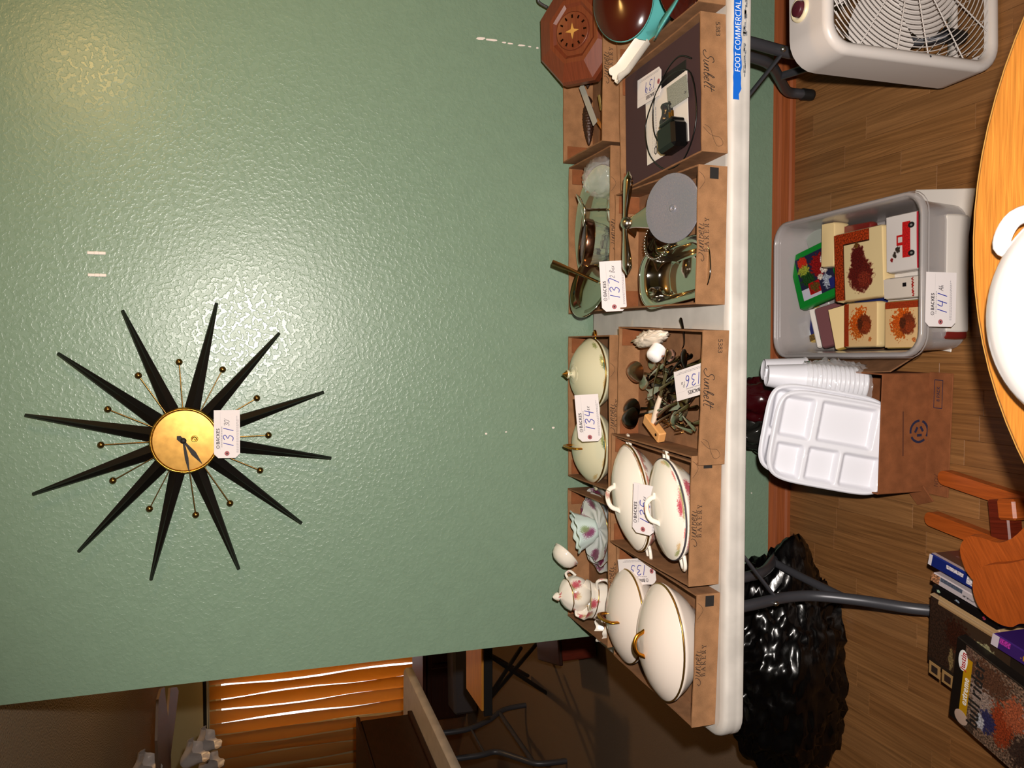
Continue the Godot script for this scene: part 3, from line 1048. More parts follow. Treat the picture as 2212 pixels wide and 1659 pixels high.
# covered oval dish: bowl > foot; lid > handle, gold rim
func covered_dish(label: String, at: Vector3, rot: Basis, rx: float, rz: float, bowl_h: float, lid_h: float, china: Material, lid_mat: Material, handle: String, ears := "", rim_mat: Material = null) -> Node3D:
	var o := thing("covered_dish", label, "covered dish", at, rot)
	var k := rz / rx
	var b := MB.new()
	b.lathe([V2(0.001, 0.004), V2(rx * 0.5, 0.004), V2(rx * 0.52, 0.0), V2(rx * 0.58, 0.0), V2(rx * 0.58, 0.007), V2(rx * 0.74, bowl_h * 0.3), V2(rx * 0.88, bowl_h * 0.62), V2(rx * 0.965, bowl_h * 0.9), V2(rx, bowl_h), V2(rx * 0.97, bowl_h + 0.002), V2(rx * 0.93, bowl_h - 0.002), V2(rx * 0.8, bowl_h * 0.6), V2(rx * 0.5, 0.015), V2(0.001, 0.012)], 56, 1.0, k)
	var bowl := part(o, "bowl", b.mesh(), china)
	b = MB.new()
	var y := bowl_h + 0.002
	b.lathe([V2(rx * 0.9, y - 0.006), V2(rx * 0.985, y + 0.001), V2(rx * 1.0, y + 0.004), V2(rx * 0.97, y + 0.009), V2(rx * 0.9, y + lid_h * 0.3), V2(rx * 0.78, y + lid_h * 0.52), V2(rx * 0.6, y + lid_h * 0.74), V2(rx * 0.4, y + lid_h * 0.9), V2(rx * 0.2, y + lid_h * 0.98), V2(rx * 0.001, y + lid_h)], 56, 1.0, k)
	var lid := part(o, "lid", b.mesh(), lid_mat)
	b = MB.new()
	b.lathe([V2(rx * 0.992, y + 0.0025), V2(rx * 1.007, y + 0.003), V2(rx * 1.006, y + 0.0055), V2(rx * 0.985, y + 0.0068)], 56, 1.0, k)
	part(lid, "gold_rim", b.mesh(), rim_mat if rim_mat else M.gold_line)
	var top := y + lid_h
	if handle == "loop_x" or handle == "loop_z":
		b = MB.new()
		var pts := []
		for q in [[-0.032, -0.006], [-0.027, 0.004], [-0.022, 0.014], [-0.012, 0.021], [0.0, 0.0235], [0.012, 0.021], [0.022, 0.014], [0.027, 0.004], [0.032, -0.006]]:
			pts.append(V(q[0], top + q[1], 0) if handle == "loop_x" else V(0, top + q[1], q[0]))
		b.tube(smooth_path(pts, 4), 0.0042, 10, false, 1.25)
		part(lid, "handle", b.mesh(), M.gold)
	elif handle == "band_z":
		b = MB.new()
		var pts := []
		for q in [[-0.034, -0.008], [-0.036, 0.006], [-0.03, 0.018], [-0.01, 0.024], [0.014, 0.022], [0.032, 0.012], [0.036, -0.006]]:
			pts.append(V(0, top + q[1], q[0]))
		b.tube(smooth_path(pts, 4), 0.0075, 10, false, 0.4)
		part(lid, "handle", b.mesh(), M.gold)
	elif handle == "finial":
		b = MB.new()
		b.t = Transform3D(Basis.IDENTITY, V(0, top - 0.001, 0))
		b.lathe([V2(0.016, -0.001), V2(0.012, 0.003), V2(0.007, 0.006), V2(0.0075, 0.011), V2(0.0135, 0.017), V2(0.011, 0.021), V2(0.006, 0.026), V2(0.002, 0.032), V2(0.0005, 0.034)], 20, 1, 1, Vector3.ZERO, func(th, _q): return V2(1.0 + 0.06 * cos(th * 6), 0))
		part(lid, "finial", b.mesh(), china)
		b = MB.new()
		b.t = Transform3D(Basis.IDENTITY, V(0, top + 0.02, 0))
		b.lathe([V2(0.0114, 0.0), V2(0.0066, 0.0055), V2(0.0022, 0.0115), V2(0.0004, 0.0142)], 16)
		part(lid, "gold_tip", b.mesh(), M.gold_line)
		b = MB.new()
		b.t = Transform3D(Basis.IDENTITY, V(0, top - 0.0035, 0))
		b.lathe([V2(0.03, -0.0006), V2(0.028, 0.0022), V2(0.024, 0.003)], 28, 1, k)
		part(lid, "moulded_ring", b.mesh(), china)
	elif handle == "ring_x":
		b = MB.new()
		var pts := []
		for q in [[-0.036, -0.006], [-0.03, 0.003], [-0.024, 0.016], [-0.012, 0.023], [0.004, 0.024], [0.018, 0.02], [0.027, 0.01], [0.03, 0.0], [0.038, -0.004]]:
			pts.append(V(q[0], top + q[1], 0))
		b.tube(smooth_path(pts, 4), 0.0048, 10, false, 1.3)
		part(lid, "handle", b.mesh(), china)
	if ears:
		for s in [-1.0, 1.0]:
			b = MB.new()
			var pts := []
			for q in [[0.93, -0.018], [1.02, -0.016], [1.13, -0.011], [1.19, -0.001], [1.17, 0.009], [1.1, 0.015], [1.0, 0.017], [0.94, 0.016]]:
				pts.append(V(s * rx * q[0], bowl_h - 0.012 + q[1] * 0.35, q[1] * 1.15))
			b.tube(smooth_path(pts, 4), 0.0045, 10)
			part(bowl, "side_handle", b.mesh(), M.gold if ears == "gold" else china)
	return o

func spoon_mesh(l: float, w: float, deep: float, kind := "spoon") -> ArrayMesh:
	var b := MB.new()
	var bl := w * 1.55
	if kind == "fork":
		bl = w * 2.4
		# shoulders
		b.grid(8, 6, func(a, q):
			var x: float = (a - 0.5) * w * sin(minf(q * 1.2 + 0.15, 1.0) * PI / 2)
			return V(x, -0.002 - 0.003 * sin(q * PI * 0.5), -q * bl * 0.42))
		for k in 4:
			var x0 := (k - 1.5) * w * 0.29
			b.tube([V(x0, -0.004, -bl * 0.4), V(x0, -0.006, -bl * 0.65), V(x0, -0.002, -bl)], [0.0016, 0.0015, 0.0007], 6)
	elif kind == "knife":
		bl = l * 0.42
		b.t = Transform3D(deg(-90, 0, 0), Vector3.ZERO)
		b.prism(PackedVector2Array([V2(-w * 0.35, 0), V2(w * 0.35, 0), V2(w * 0.45, bl * 0.8), V2(w * 0.2, bl), V2(-w * 0.35, bl * 0.9)]), 0.0014)
		b.t = Transform3D.IDENTITY
	else:
		# bowl: a shallow shell with two sides
		for sd in [0.0, 1.0]:
			b.grid(20, 8, func(a, q):
				var th: float = -a * TAU
				var r: float = q
				var egg: float = 1.0 - 0.14 * sin(th)
				return V(cos(th) * r * w / 2 * egg, -deep * (1.0 - r * r) - sd * 0.0012, -bl / 2 - sin(th) * r * bl / 2), true, false, sd < 0.5)
	# handle
	var hp := [V(0, -0.001, 0.004), V(0, 0.004, l * 0.12), V(0, 0.006, l * 0.3), V(0, 0.004, l * 0.5), V(0, 0.001, l * 0.62)]
	b.tube(smooth_path(hp, 4), [0.0035, 0.0032, 0.003, 0.0028, 0.0027, 0.0027, 0.0028, 0.003, 0.0033, 0.0037, 0.0042, 0.0047, 0.0053, 0.0059, 0.0064, 0.006, 0.0035], 8, false, 0.38)
	return b.mesh()

# elliptical metal or china dish with a rolled rim
func dish_mesh(rx: float, rz: float, h: float, wall := 0.0018, rim := 1.0) -> ArrayMesh:
	var b := MB.new()
	b.lathe([V2(0.001, 0.0), V2(rx * 0.62, 0.0), V2(rx * 0.78, h * 0.3), V2(rx * 0.9, h * 0.8), V2(rx, h), V2(rx * 1.004, h + wall), V2(rx * 0.985, h + wall * 1.6), V2(rx * (1.0 - 0.12 * rim), h * 0.9 + wall), V2(rx * 0.74, h * 0.32 + wall), V2(rx * 0.58, wall), V2(0.001, wall)], 48, 1.0, rz / rx)
	return b.mesh()

func table_things() -> void:
	var pink := Color(0.86, 0.5, 0.52)
	var rose := Color(0.78, 0.3, 0.4)
	var leaf := Color(0.62, 0.66, 0.45)
	var pale := Color(0.9, 0.78, 0.6)
	var white := Color(1, 1, 1)
	var plain_w := mat("porcelain_plain", Color(0.87, 0.82, 0.775), 0.16)
	# left end: two plain dishes
	covered_dish("plain white covered dish nearest the table's left front corner, arched gold handle", V(-0.704, 0.742, 0.632), deg(0, 4, 0), 0.14, 0.106, 0.072, 0.055, plain_w, plain_w, "loop_x")
	covered_dish("plain white covered dish behind the other plain dish, flat gold band handle", V(-0.705, 0.742, 0.425), deg(0, -3, 0), 0.125, 0.1, 0.066, 0.05, plain_w, plain_w, "band_z")
	# flowered tureens
	var fb := china_mat("china_garland", flower_tex(512, 128, white, sprays(26, 0.5, 0.58, 0.05, [Color(0.8, 0.52, 0.5), Color(0.72, 0.6, 0.6), Color(0.75, 0.7, 0.62)], 4), [[0.62, 0.635, Color(0.55, 0.5, 0.45)]]))
	var fl := china_mat("china_garland_lid", flower_tex(512, 128, white, sprays(28, 0.2, 0.28, 0.05, [Color(0.8, 0.52, 0.5), Color(0.72, 0.6, 0.6), Color(0.75, 0.7, 0.62)], 5), [[0.33, 0.345, Color(0.5, 0.45, 0.42)]]))
	covered_dish("oval white tureen with a pink garland round its lid, behind the rose tureen", V(-0.385, 0.742, 0.447), deg(0, 24, 0), 0.142, 0.088, 0.062, 0.05, fb, fl, "ring_x", "white")
	var rb := china_mat("china_rose", flower_tex(512, 128, white, [[0.1, 0.5, 0.1, pink], [0.12, 0.42, 0.07, leaf], [0.07, 0.55, 0.06, leaf], [0.62, 0.52, 0.11, pink], [0.59, 0.46, 0.07, leaf], [0.66, 0.56, 0.06, leaf], [0.8, 0.5, 0.07, rose], [0.3, 0.48, 0.09, pink], [0.33, 0.52, 0.06, leaf], [0.75, 0.45, 0.1, pink], [0.78, 0.38, 0.07, leaf], [0.9, 0.5, 0.06, pale]]))
	var rl := china_mat("china_rose_lid", flower_tex(512, 128, white, [[0.75, 0.38, 0.11, pink], [0.735, 0.46, 0.07, rose], [0.77, 0.3, 0.08, leaf], [0.72, 0.33, 0.06, leaf], [0.55, 0.4, 0.07, leaf], [0.58, 0.45, 0.05, pale], [0.92, 0.35, 0.08, leaf], [0.95, 0.4, 0.06, pale], [0.85, 0.38, 0.06, pink], [0.3, 0.4, 0.1, pink], [0.65, 0.3, 0.05, pink], [0.1, 0.4, 0.08, leaf]]))
	covered_dish("oval white tureen with pink roses, in front of the garland tureen, black-rimmed lid", V(-0.38, 0.742, 0.642), deg(0, 20, 0), 0.122, 0.085, 0.066, 0.035, rb, rl, "ring_x", "white", M.print_dark)
	# back row, two dishes
	var tex3 := flower_tex(512, 128, white, [[0.8, 0.35, 0.07, leaf], [0.7, 0.3, 0.05, pale], [0.6, 0.4, 0.06, pale], [0.9, 0.4, 0.06, leaf], [0.3, 0.35, 0.07, leaf], [0.78, 0.3, 0.05, Color(0.3, 0.45, 0.45)]])
	var c3 := china_mat("china_cream", tex3)
	c3.albedo_color = Color(0.82, 0.8, 0.68)
	var o := covered_dish("cream covered dish with a pointed finial, behind the flatware tray", V(-0.072, 0.742, 0.155), deg(0, 4, 0), 0.105, 0.112, 0.055, 0.058, c3, c3, "finial", "gold")
	o = covered_dish("cream covered dish with a gold loop handle, left of the finial dish against the wall", V(-0.284, 0.742, 0.158), deg(0, -3, 0), 0.108, 0.102, 0.052, 0.055, c3, c3, "band_z", "white", M.gold_line)
	lot_tag("white lot tag numbered 134 lying across the two cream dishes", V(-0.189, 0.868, 0.292), deg(-38, -4, 7), "134", "ex")
	lot_tag("white lot tag numbered 135 between the two flowered tureens", V(-0.389, 0.85, 0.588), deg(-58, -10, 4), "135", "ex", 0.125, 0.06)
	o = lot_tag("white lot tag standing upside down behind the plain white dishes, number hidden in part", V(-0.58, 0.8, 0.455), deg(20, 14, 0) * Basis(V(0, 0, -1), V(-1, 0, 0), V(0, 1, 0)), "133")
	china_stack(pink, rose, leaf, pale, white)
	silver_trays()
	flatware()
	frame_tray()
	right_end()

func china_stack(pink: Color, rose: Color, leaf: Color, pale: Color, white: Color) -> void:
	var scallop := func(th, _q): return V2(1.0 + 0.028 * cos(th * 10), 0.0015 * cos(th * 10))
	var cool := china_mat("china_grey_flowers", flower_tex(512, 128, white, sprays(5, 0.72, 0.8, 0.08, [Color(0.55, 0.15, 0.35), Color(0.5, 0.6, 0.55), Color(0.75, 0.6, 0.7)], 8)))
	cool.albedo_color = Color(0.8, 0.81, 0.8)
	var prof := func(r: float, h: float) -> Array:
		return [V2(0.001, 0.004), V2(r * 0.5, 0.003), V2(r * 0.52, 0.0), V2(r * 0.58, 0.001), V2(r * 0.72, h * 0.4), V2(r * 0.97, h), V2(r, h + 0.0015), V2(r * 0.975, h + 0.003), V2(r * 0.72, h * 0.45 + 0.003), V2(r * 0.56, 0.006), V2(0.001, 0.006)]
	var sizes := [[0.128, 0.03, 0.742, 0.0, "large scalloped grey-white serving dish at the bottom of the china stack"], [0.108, 0.024, 0.757, 0.3, "scalloped white plate with gilt edge, middle of the china stack"], [0.094, 0.02, 0.768, 0.1, "white plate with magenta flower sprays under the ruffled bowl"]]
	for s in sizes:
		var b := MB.new()
		b.lathe(prof.call(s[0], s[1]), 60, 1.0, 0.98, Vector3.ZERO, scallop)
		var d := thing("china_plate", s[4], "plate", V(-0.53, s[2], 0.158), deg(2, rad_to_deg(s[3]), 1), "stacked flowered china")
		part(d, "plate_body", b.mesh(), cool)
		b = MB.new()
		var h: float = s[1]
		b.lathe([V2(s[0] * 0.995, h + 0.0012), V2(s[0] * 1.003, h + 0.0018), V2(s[0] * 0.99, h + 0.0034)], 60, 1.0, 0.98, Vector3.ZERO, scallop)
		part(d, "gilt_edge", b.mesh(), M.gold_line)
	# ruffled bowl
	var b := MB.new()
	var ruf := func(th, q): return V2(1.0 + 0.05 * cos(th * 11) * smoothstep(0.25, 0.6, q) * (1.0 - smoothstep(0.85, 1.0, q)), 0.0025 * cos(th * 11) * smoothstep(0.3, 0.55, q) * (1.0 - smoothstep(0.7, 1.0, q)))
	b.lathe([V2(0.001, 0.0), V2(0.026, 0.0), V2(0.028, 0.006), V2(0.04, 0.02), V2(0.05, 0.042), V2(0.057, 0.058), V2(0.063, 0.064), V2(0.059, 0.0645), V2(0.053, 0.058), V2(0.045, 0.042), V2(0.034, 0.02), V2(0.001, 0.012)], 90, 1, 1, Vector3.ZERO, ruf)
	var rm := china_mat("china_ruffle", flower_tex(512, 128, white, [[0.2, 0.35, 0.1, rose], [0.7, 0.3, 0.12, Color(0.6, 0.2, 0.4)], [0.74, 0.36, 0.08, leaf], [0.95, 0.3, 0.1, rose]]))
	rm.albedo_color = Color(0.8, 0.87, 0.85)
	var bowl := thing("ruffled_bowl", "pale blue-white china bowl with a deeply ruffled rim on the china stack", "bowl", V(-0.525, 0.785, 0.165), deg(-16, 20, 5))
	part(bowl, "bowl_body", b.mesh(), rm)
	# pink-white lid leaning on it
	b = MB.new()
	b.lathe([V2(0.039, 0.0), V2(0.041, 0.004), V2(0.04, 0.014), V2(0.034, 0.026), V2(0.022, 0.035), V2(0.001, 0.038)], 36)
	var pm := china_mat("china_pink", flower_tex(256, 128, white, [[0.25, 0.3, 0.2, Color(0.93, 0.75, 0.78)], [0.6, 0.25, 0.18, Color(0.93, 0.75, 0.78)]]))
	var cup := thing("china_cover", "small pinkish white china cover tilted against the ruffled bowl", "lid", V(-0.6, 0.868, 0.14), deg(6, 0, 42))
	part(cup, "lid_dome", b.mesh(), pm)
	b = MB.new()
	b.lathe([V2(0.036, -0.001), V2(0.044, 0.001), V2(0.043, 0.0045)], 36)
	part(cup, "flared_edge", b.mesh(), pm)
	# sugar bowl with lid, creamer, small cup: pink sprays and grey bands
	var sm := china_mat("china_sprays", flower_tex(512, 128, white, sprays(5, 0.4, 0.7, 0.09, [rose, pale, leaf, Color(0.8, 0.6, 0.6)], 12)))
	var body := [V2(0.001, 0.002), V2(0.03, 0.002), V2(0.031, 0.0), V2(0.034, 0.002), V2(0.045, 0.014), V2(0.053, 0.032), V2(0.05, 0.05), V2(0.043, 0.058), V2(0.044, 0.062), V2(0.04, 0.061), V2(0.046, 0.045), V2(0.04, 0.01), V2(0.001, 0.008)]
	var wavy := func(th, _q): return V2(1.0 + 0.025 * cos(th * 8), 0)
	var sug := thing("sugar_bowl", "flowered white china sugar bowl with pointed lid above the back tray", "sugar bowl", V(-0.722, 0.8, 0.13), deg(0, 30, 4))
	b = MB.new()
	b.lathe(body, 40, 1.0, 0.9, Vector3.ZERO, wavy)
	part(sug, "bowl_body", b.mesh(), sm)
	b = MB.new()
	b.lathe([V2(0.046, 0.06), V2(0.047, 0.0635), V2(0.04, 0.072), V2(0.026, 0.082), V2(0.012, 0.087), V2(0.009, 0.09), V2(0.0135, 0.095), V2(0.01, 0.102), V2(0.004, 0.109), V2(0.0005, 0.111)], 40, 1, 0.9, Vector3.ZERO, wavy)
	var sl := part(sug, "lid", b.mesh(), sm)
	b = MB.new()
	b.lathe([V2(0.0465, 0.061), V2(0.0482, 0.0625), V2(0.0465, 0.0645)], 40, 1, 0.9, Vector3.ZERO, wavy)
	part(sl, "grey_band", b.mesh(), M.gold_line)
	for s in [-1.0, 1.0]:
		b = MB.new()
		b.tube(smooth_path([V(s * 0.045, 0.048, 0), V(s * 0.062, 0.052, 0), V(s * 0.068, 0.036, 0), V(s * 0.052, 0.022, 0)], 5), 0.004, 8)
		part(sug, "handle", b.mesh(), sm)
	var cr := thing("creamer", "flowered white china creamer with a wide lip beside the sugar bowl", "creamer", V(-0.738, 0.752, 0.205), deg(-10, -20, -6))
	b = MB.new()
	b.lathe([V2(0.001, 0.002), V2(0.032, 0.002), V2(0.036, 0.0), V2(0.05, 0.016), V2(0.057, 0.04), V2(0.052, 0.058), V2(0.055, 0.072), V2(0.061, 0.082), V2(0.058, 0.083), V2(0.05, 0.07), V2(0.048, 0.05), V2(0.04, 0.012), V2(0.001, 0.009)], 44, 1.0, 0.85, Vector3.ZERO, func(th, q):
		var lip := exp(-pow(sin((th + PI * 0.75) / 2.0) * 3.2, 2.0)) * smoothstep(0.3, 0.55, q) * (1.0 - smoothstep(0.75, 1.0, q))
		return V2(1.0 + 0.28 * lip + 0.02 * cos(th * 8), 0.012 * lip))
	part(cr, "pitcher_body", b.mesh(), sm)
	b = MB.new()
	b.tube(smooth_path([V(0.05, 0.062, 0.015), V(0.078, 0.07, 0.02), V(0.086, 0.046, 0.02), V(0.058, 0.02, 0.012)], 6), 0.0045, 8)
	part(cr, "handle", b.mesh(), sm)
	b = MB.new()
	b.lathe([V2(0.0535, 0.0565), V2(0.0548, 0.058), V2(0.0535, 0.0595)], 44, 1.0, 0.85)
	part(cr, "grey_band", b.mesh(), M.gold_line)
	var cp := thing("china_cup", "small white fluted china cup at the left end of the back tray", "cup", V(-0.812, 0.748, 0.22), deg(0, 40, -12))
	b = MB.new()
	b.lathe([V2(0.001, 0.001), V2(0.02, 0.0), V2(0.032, 0.012), V2(0.038, 0.036), V2(0.042, 0.05), V2(0.039, 0.05), V2(0.034, 0.03), V2(0.026, 0.01), V2(0.001, 0.006)], 48, 1, 1, Vector3.ZERO, func(th, q): return V2(1.0 + 0.05 * cos(th * 8), 0.003 * cos(th * 8) * smoothstep(0.3, 0.5, q)))
	part(cp, "cup_body", b.mesh(), sm)
	b = MB.new()
	b.tube(smooth_path([V(0.036, 0.04, 0), V(0.055, 0.042, 0), V(0.056, 0.022, 0), V(0.034, 0.014, 0)], 5), 0.003, 8)
	part(cp, "handle", b.mesh(), sm)

func silver_trays() -> void:
	# large oval platter lying in the back tray
	var b := MB.new()
	var pl := thing("silver_platter", "large oval silver platter lying in the back tray behind the glass bowl", "platter", V(0.338, 0.752, 0.15), deg(14, 4, 0))
	part(pl, "platter_body", dish_mesh(0.2, 0.125, 0.018, 0.002, 2.0), M.silver)
	# small oval dish propped at the left end of that tray
	var od := thing("oval_silver_dish", "oval silver dish tilted over the left end of the back tray", "dish", V(0.183, 0.79, 0.16), deg(30, 8, -24))
	part(od, "dish_body", dish_mesh(0.115, 0.07, 0.02, 0.0018, 1.0), M.silver)
	b = MB.new()
	b.lathe([V2(0.114, 0.0195), V2(0.1175, 0.021), V2(0.1145, 0.0235)], 48, 1, 0.07 / 0.115)
	part(od, "rolled_rim", b.mesh(), M.silver)
	# long tongs-like server resting across it
	var sv := thing("silver_server", "long narrow silver server handle sticking up against the green wall", "utensil", V(0.178, 0.832, 0.3), Basis.looking_at(V(0.178, 0.832, 0.3) - V(0.2459, 0.9337, 0.2)))
	b = MB.new()
	b.grid(10, 12, func(a, q):
		var x: float = (a - 0.5) * lerpf(0.008, 0.016, smoothstep(0.3, 1.0, q))
		return V(x, 0.003 * cos((a - 0.5) * PI) + 0.01 * q * q, q * 0.158))
	b.grid(10, 12, func(a, q):
		var x: float = (a - 0.5) * lerpf(0.008, 0.016, smoothstep(0.3, 1.0, q))
		return V(x, 0.003 * cos((a - 0.5) * PI) + 0.01 * q * q - 0.0025, q * 0.158), false, false, true)
	part(sv, "handle", b.mesh(), M.tarnish)
	b = MB.new()
	b.ball(0.006, V(0, 0.001, 0.004), V(1, 0.8, 1.6), 10)
	part(sv, "collar", b.mesh(), M.silver)
	# cut-glass bowl with silver band
	var gb := thing("glass_bowl", "clear cut-glass bowl in a silver band, middle of the back tray", "bowl", V(0.3, 0.752, 0.19), deg(-14, 0, -5))
	b = MB.new()
	b.lathe([V2(0.001, 0.004), V2(0.036, 0.004), V2(0.038, 0.0), V2(0.045, 0.004), V2(0.056, 0.03), V2(0.062, 0.058), V2(0.064, 0.078), V2(0.06, 0.08), V2(0.057, 0.058), V2(0.05, 0.03), V2(0.04, 0.01), V2(0.001, 0.009)], 72, 1, 1, Vector3.ZERO, func(th, q): return V2(1.0 + 0.018 * cos(th * 18) * smoothstep(0.1, 0.3, q) * (1.0 - smoothstep(0.55, 0.7, q)), 0))
	var gg := mat("cut_glass", Color(0.98, 1, 0.99, 0.05), 0.02)
	gg.refraction_enabled = true
	gg.refraction_scale = 0.05
	gg.transparency = BaseMaterial3D.TRANSPARENCY_ALPHA
	part(gb, "glass_liner", b.mesh(), gg)
	b = MB.new()
	b.lathe([V2(0.064, 0.06), V2(0.068, 0.064), V2(0.069, 0.082), V2(0.066, 0.088), V2(0.064, 0.084)], 56)
	part(gb, "silver_band", b.mesh(), M.copper_silver)
	b = MB.new()
	b.lathe([V2(0.066, 0.003), V2(0.05, 0.0), V2(0.03, -0.001), V2(0.001, -0.001), V2(0.001, 0.0015), V2(0.03, 0.0015)], 40)
	part(gb, "coaster", b.mesh(), M.silver)
	# handled stand: brown base, silver disc, stem and cross handle
	var cs := thing("handled_stand", "small silver stand with a leaf handle on a round brown wooden base", "stand", V(0.398, 0.742, 0.215), deg(-8, 0, 2))
	b = MB.new()
	b.lathe([V2(0.001, 0.0), V2(0.036, 0.0), V2(0.039, 0.004), V2(0.039, 0.022), V2(0.036, 0.027), V2(0.001, 0.027)], 40)
	part(cs, "wood_base", b.mesh(), mat("stand_wood", Color(0.5, 0.22, 0.12), 0.35))
	b = MB.new()
	b.lathe([V2(0.036, 0.027), V2(0.037, 0.029), V2(0.03, 0.031), V2(0.006, 0.034), V2(0.0045, 0.04), V2(0.004, 0.055), V2(0.0055, 0.06), V2(0.004, 0.064), V2(0.0045, 0.1), V2(0.001, 0.102)], 32)
	part(cs, "silver_disc", b.mesh(), M.silver)
	b = MB.new()
	b.t = Transform3D(deg(0, 15, 6), V(0.0, 0.104, 0.0))
	b.grid(20, 10, func(a, q):
		var t: float = a * 2.0 - 1.0
		var w: float = 0.013 * (1.0 - pow(absf(t), 2.2)) * (1.0 + 0.25 * cos(t * 9.0)) + 0.001
		var th: float = q * TAU
		return V(t * 0.05, sin(th) * w * 0.4 + 0.012 * t * t, cos(th) * w), false, true, true)
	part(cs, "leaf_handle", b.mesh(), M.silver_worn)
	# crumpled clear bag at the right end of the tray
	b = MB.new()
	var fb := noise(9.0, 3, 61)
	b.grid(36, 24, func(a, q):
		var th: float = -a * TAU
		var ph: float = (q - 0.5) * PI
		var d := V(cos(th) * cos(ph), sin(ph), sin(th) * cos(ph))
		var r: float = 1.0 + 0.3 * absf(fb.get_noise_3d(d.x * 0.3, d.y * 0.3, d.z * 0.3)) - 0.12
		return V(d.x * 0.062, maxf(d.y * 0.05, -0.03), d.z * 0.085) * r, true)
	single("clear_bag", b.mesh(), M.clear_film, "crumpled clear plastic bag at the right end of the silver tray", "plastic bag", V(0.5, 0.775, 0.165))
	lot_tag("white lot tag numbered 137 leaning on the edge between the silver trays", V(0.168, 0.829, 0.364), deg(-18, 2, 3), "137", "2 Box", 0.134, 0.066)
	# front tray: footed piece with round pewter disc facing out
	var pf := thing("footed_compote", "pewter compote lying over, its round grey foot disc facing out of the front tray", "compote", V(0.325, 0.829, 0.675), deg(21, -3, 0))
	b = MB.new()
	b.lathe([V2(0.079, -0.006), V2(0.0805, -0.004), V2(0.079, -0.002), V2(0.06, -0.0035), V2(0.03, -0.006), V2(0.009, -0.007), V2(0.0085, -0.004), V2(0.0055, -0.004), V2(0.005, -0.006), V2(0.001, -0.006)], 56)
	part(pf, "foot_disc", b.mesh(), M.pewter)
	b = MB.new()
	b.lathe([V2(0.0, -0.03), V2(0.03, -0.026), V2(0.06, -0.014), V2(0.079, -0.006)], 56)
	part(pf, "foot_underside", b.mesh(), M.pewter)
	# stem and handle in world directions
	var st := thing("silver_cross_handle", "long silver cross handle with moulded ends on a flat stem, behind the pewter disc", "handle", V(0.314, 0.855, 0.497), deg(0, -1, 0))
	b = MB.new()
	b.grid(12, 8, func(a, q):
		var th: float = a * TAU
		var w: float = lerpf(0.014, 0.034, smoothstep(0.0, 1.0, q))
		return V(0.01 * q + cos(th) * w, -0.002 - 0.02 * q + sin(th) * 0.004, 0.005 + 0.125 * q), true)
	part(st, "stem", b.mesh(), M.silver_worn)
	b = MB.new()
	var hw := []
	var hp := []
	for k in 33:
		var t := k / 16.0 - 1.0
		var at := absf(t)
		hp.append(V(t * 0.128, 0.004 * cos(t * 3.0), 0.0))
		hw.append(0.0075 + 0.0065 * smoothstep(0.15, 0.75, at) - 0.0022 * sin(at * 22.0) * smoothstep(0.7, 1.0, at) - 0.011 * smoothstep(0.88, 1.0, at))
	b.tube(hp, hw, 14, false, 0.8)
	part(st, "crossbar", b.mesh(), M.silver)
	b = MB.new()
	b.ball(0.019, V(0, 0.002, 0.002), V(0.9, 0.75, 0.9), 16)
	part(st, "boss", b.mesh(), M.silver_worn)
	b = MB.new()
	b.grid(12, 8, func(a, q):
		var th: float = a * TAU
		var w: float = lerpf(0.011, 0.024, q)
		return V(cos(th) * w, -0.005 - 0.05 * q + sin(th) * 0.004, -0.01 - 0.05 * q), true)
	part(st, "back_leaf", b.mesh(), M.silver_worn)
	# square silver dish
	var sd := thing("square_silver_dish", "bright squarish silver dish with a wide mirror rim in the front silver tray", "dish", V(0.18, 0.745, 0.62), deg(6, 6, 0))
	b = MB.new()
	var rings := []
	for q in [[0.03, 0.0, 0.03], [0.0, 0.001, 0.04], [-0.018, 0.018, 0.05], [-0.026, 0.04, 0.055], [-0.034, 0.05, 0.06], [-0.034, 0.0525, 0.06], [-0.016, 0.053, 0.055], [-0.006, 0.047, 0.05], [0.002, 0.024, 0.045], [0.012, 0.008, 0.04], [0.03, 0.004, 0.03]]:
		rings.append(rr(0.054 - q[0] * 0.5, 0.108 - q[0], q[2], q[1], 8))
	loft(b, rings, true, true)
	part(sd, "dish_body", b.mesh(), M.silver)
	b = MB.new()
	b.tube(rr(0.0715, 0.1425, 0.06, 0.0515, 8), 0.0022, 8, true)
	part(sd, "rim_bead", b.mesh(), M.silver)
	# small oval dish with beaded rim
	var cd := thing("small_silver_dish", "small dark oval silver dish with a beaded rim between square dish and cross handle", "dish", V(0.256, 0.79, 0.575), deg(26, 24, -14))
	part(cd, "dish_body", dish_mesh(0.058, 0.04, 0.026, 0.0016), M.silver)
	b = MB.new()
	for k in 40:
		var th := TAU * k / 40.0
		b.ball(0.0031, V(cos(th) * 0.059, 0.028, sin(th) * 0.041), Vector3.ONE, 6)
	part(cd, "beaded_rim", b.mesh(), M.silver_worn)

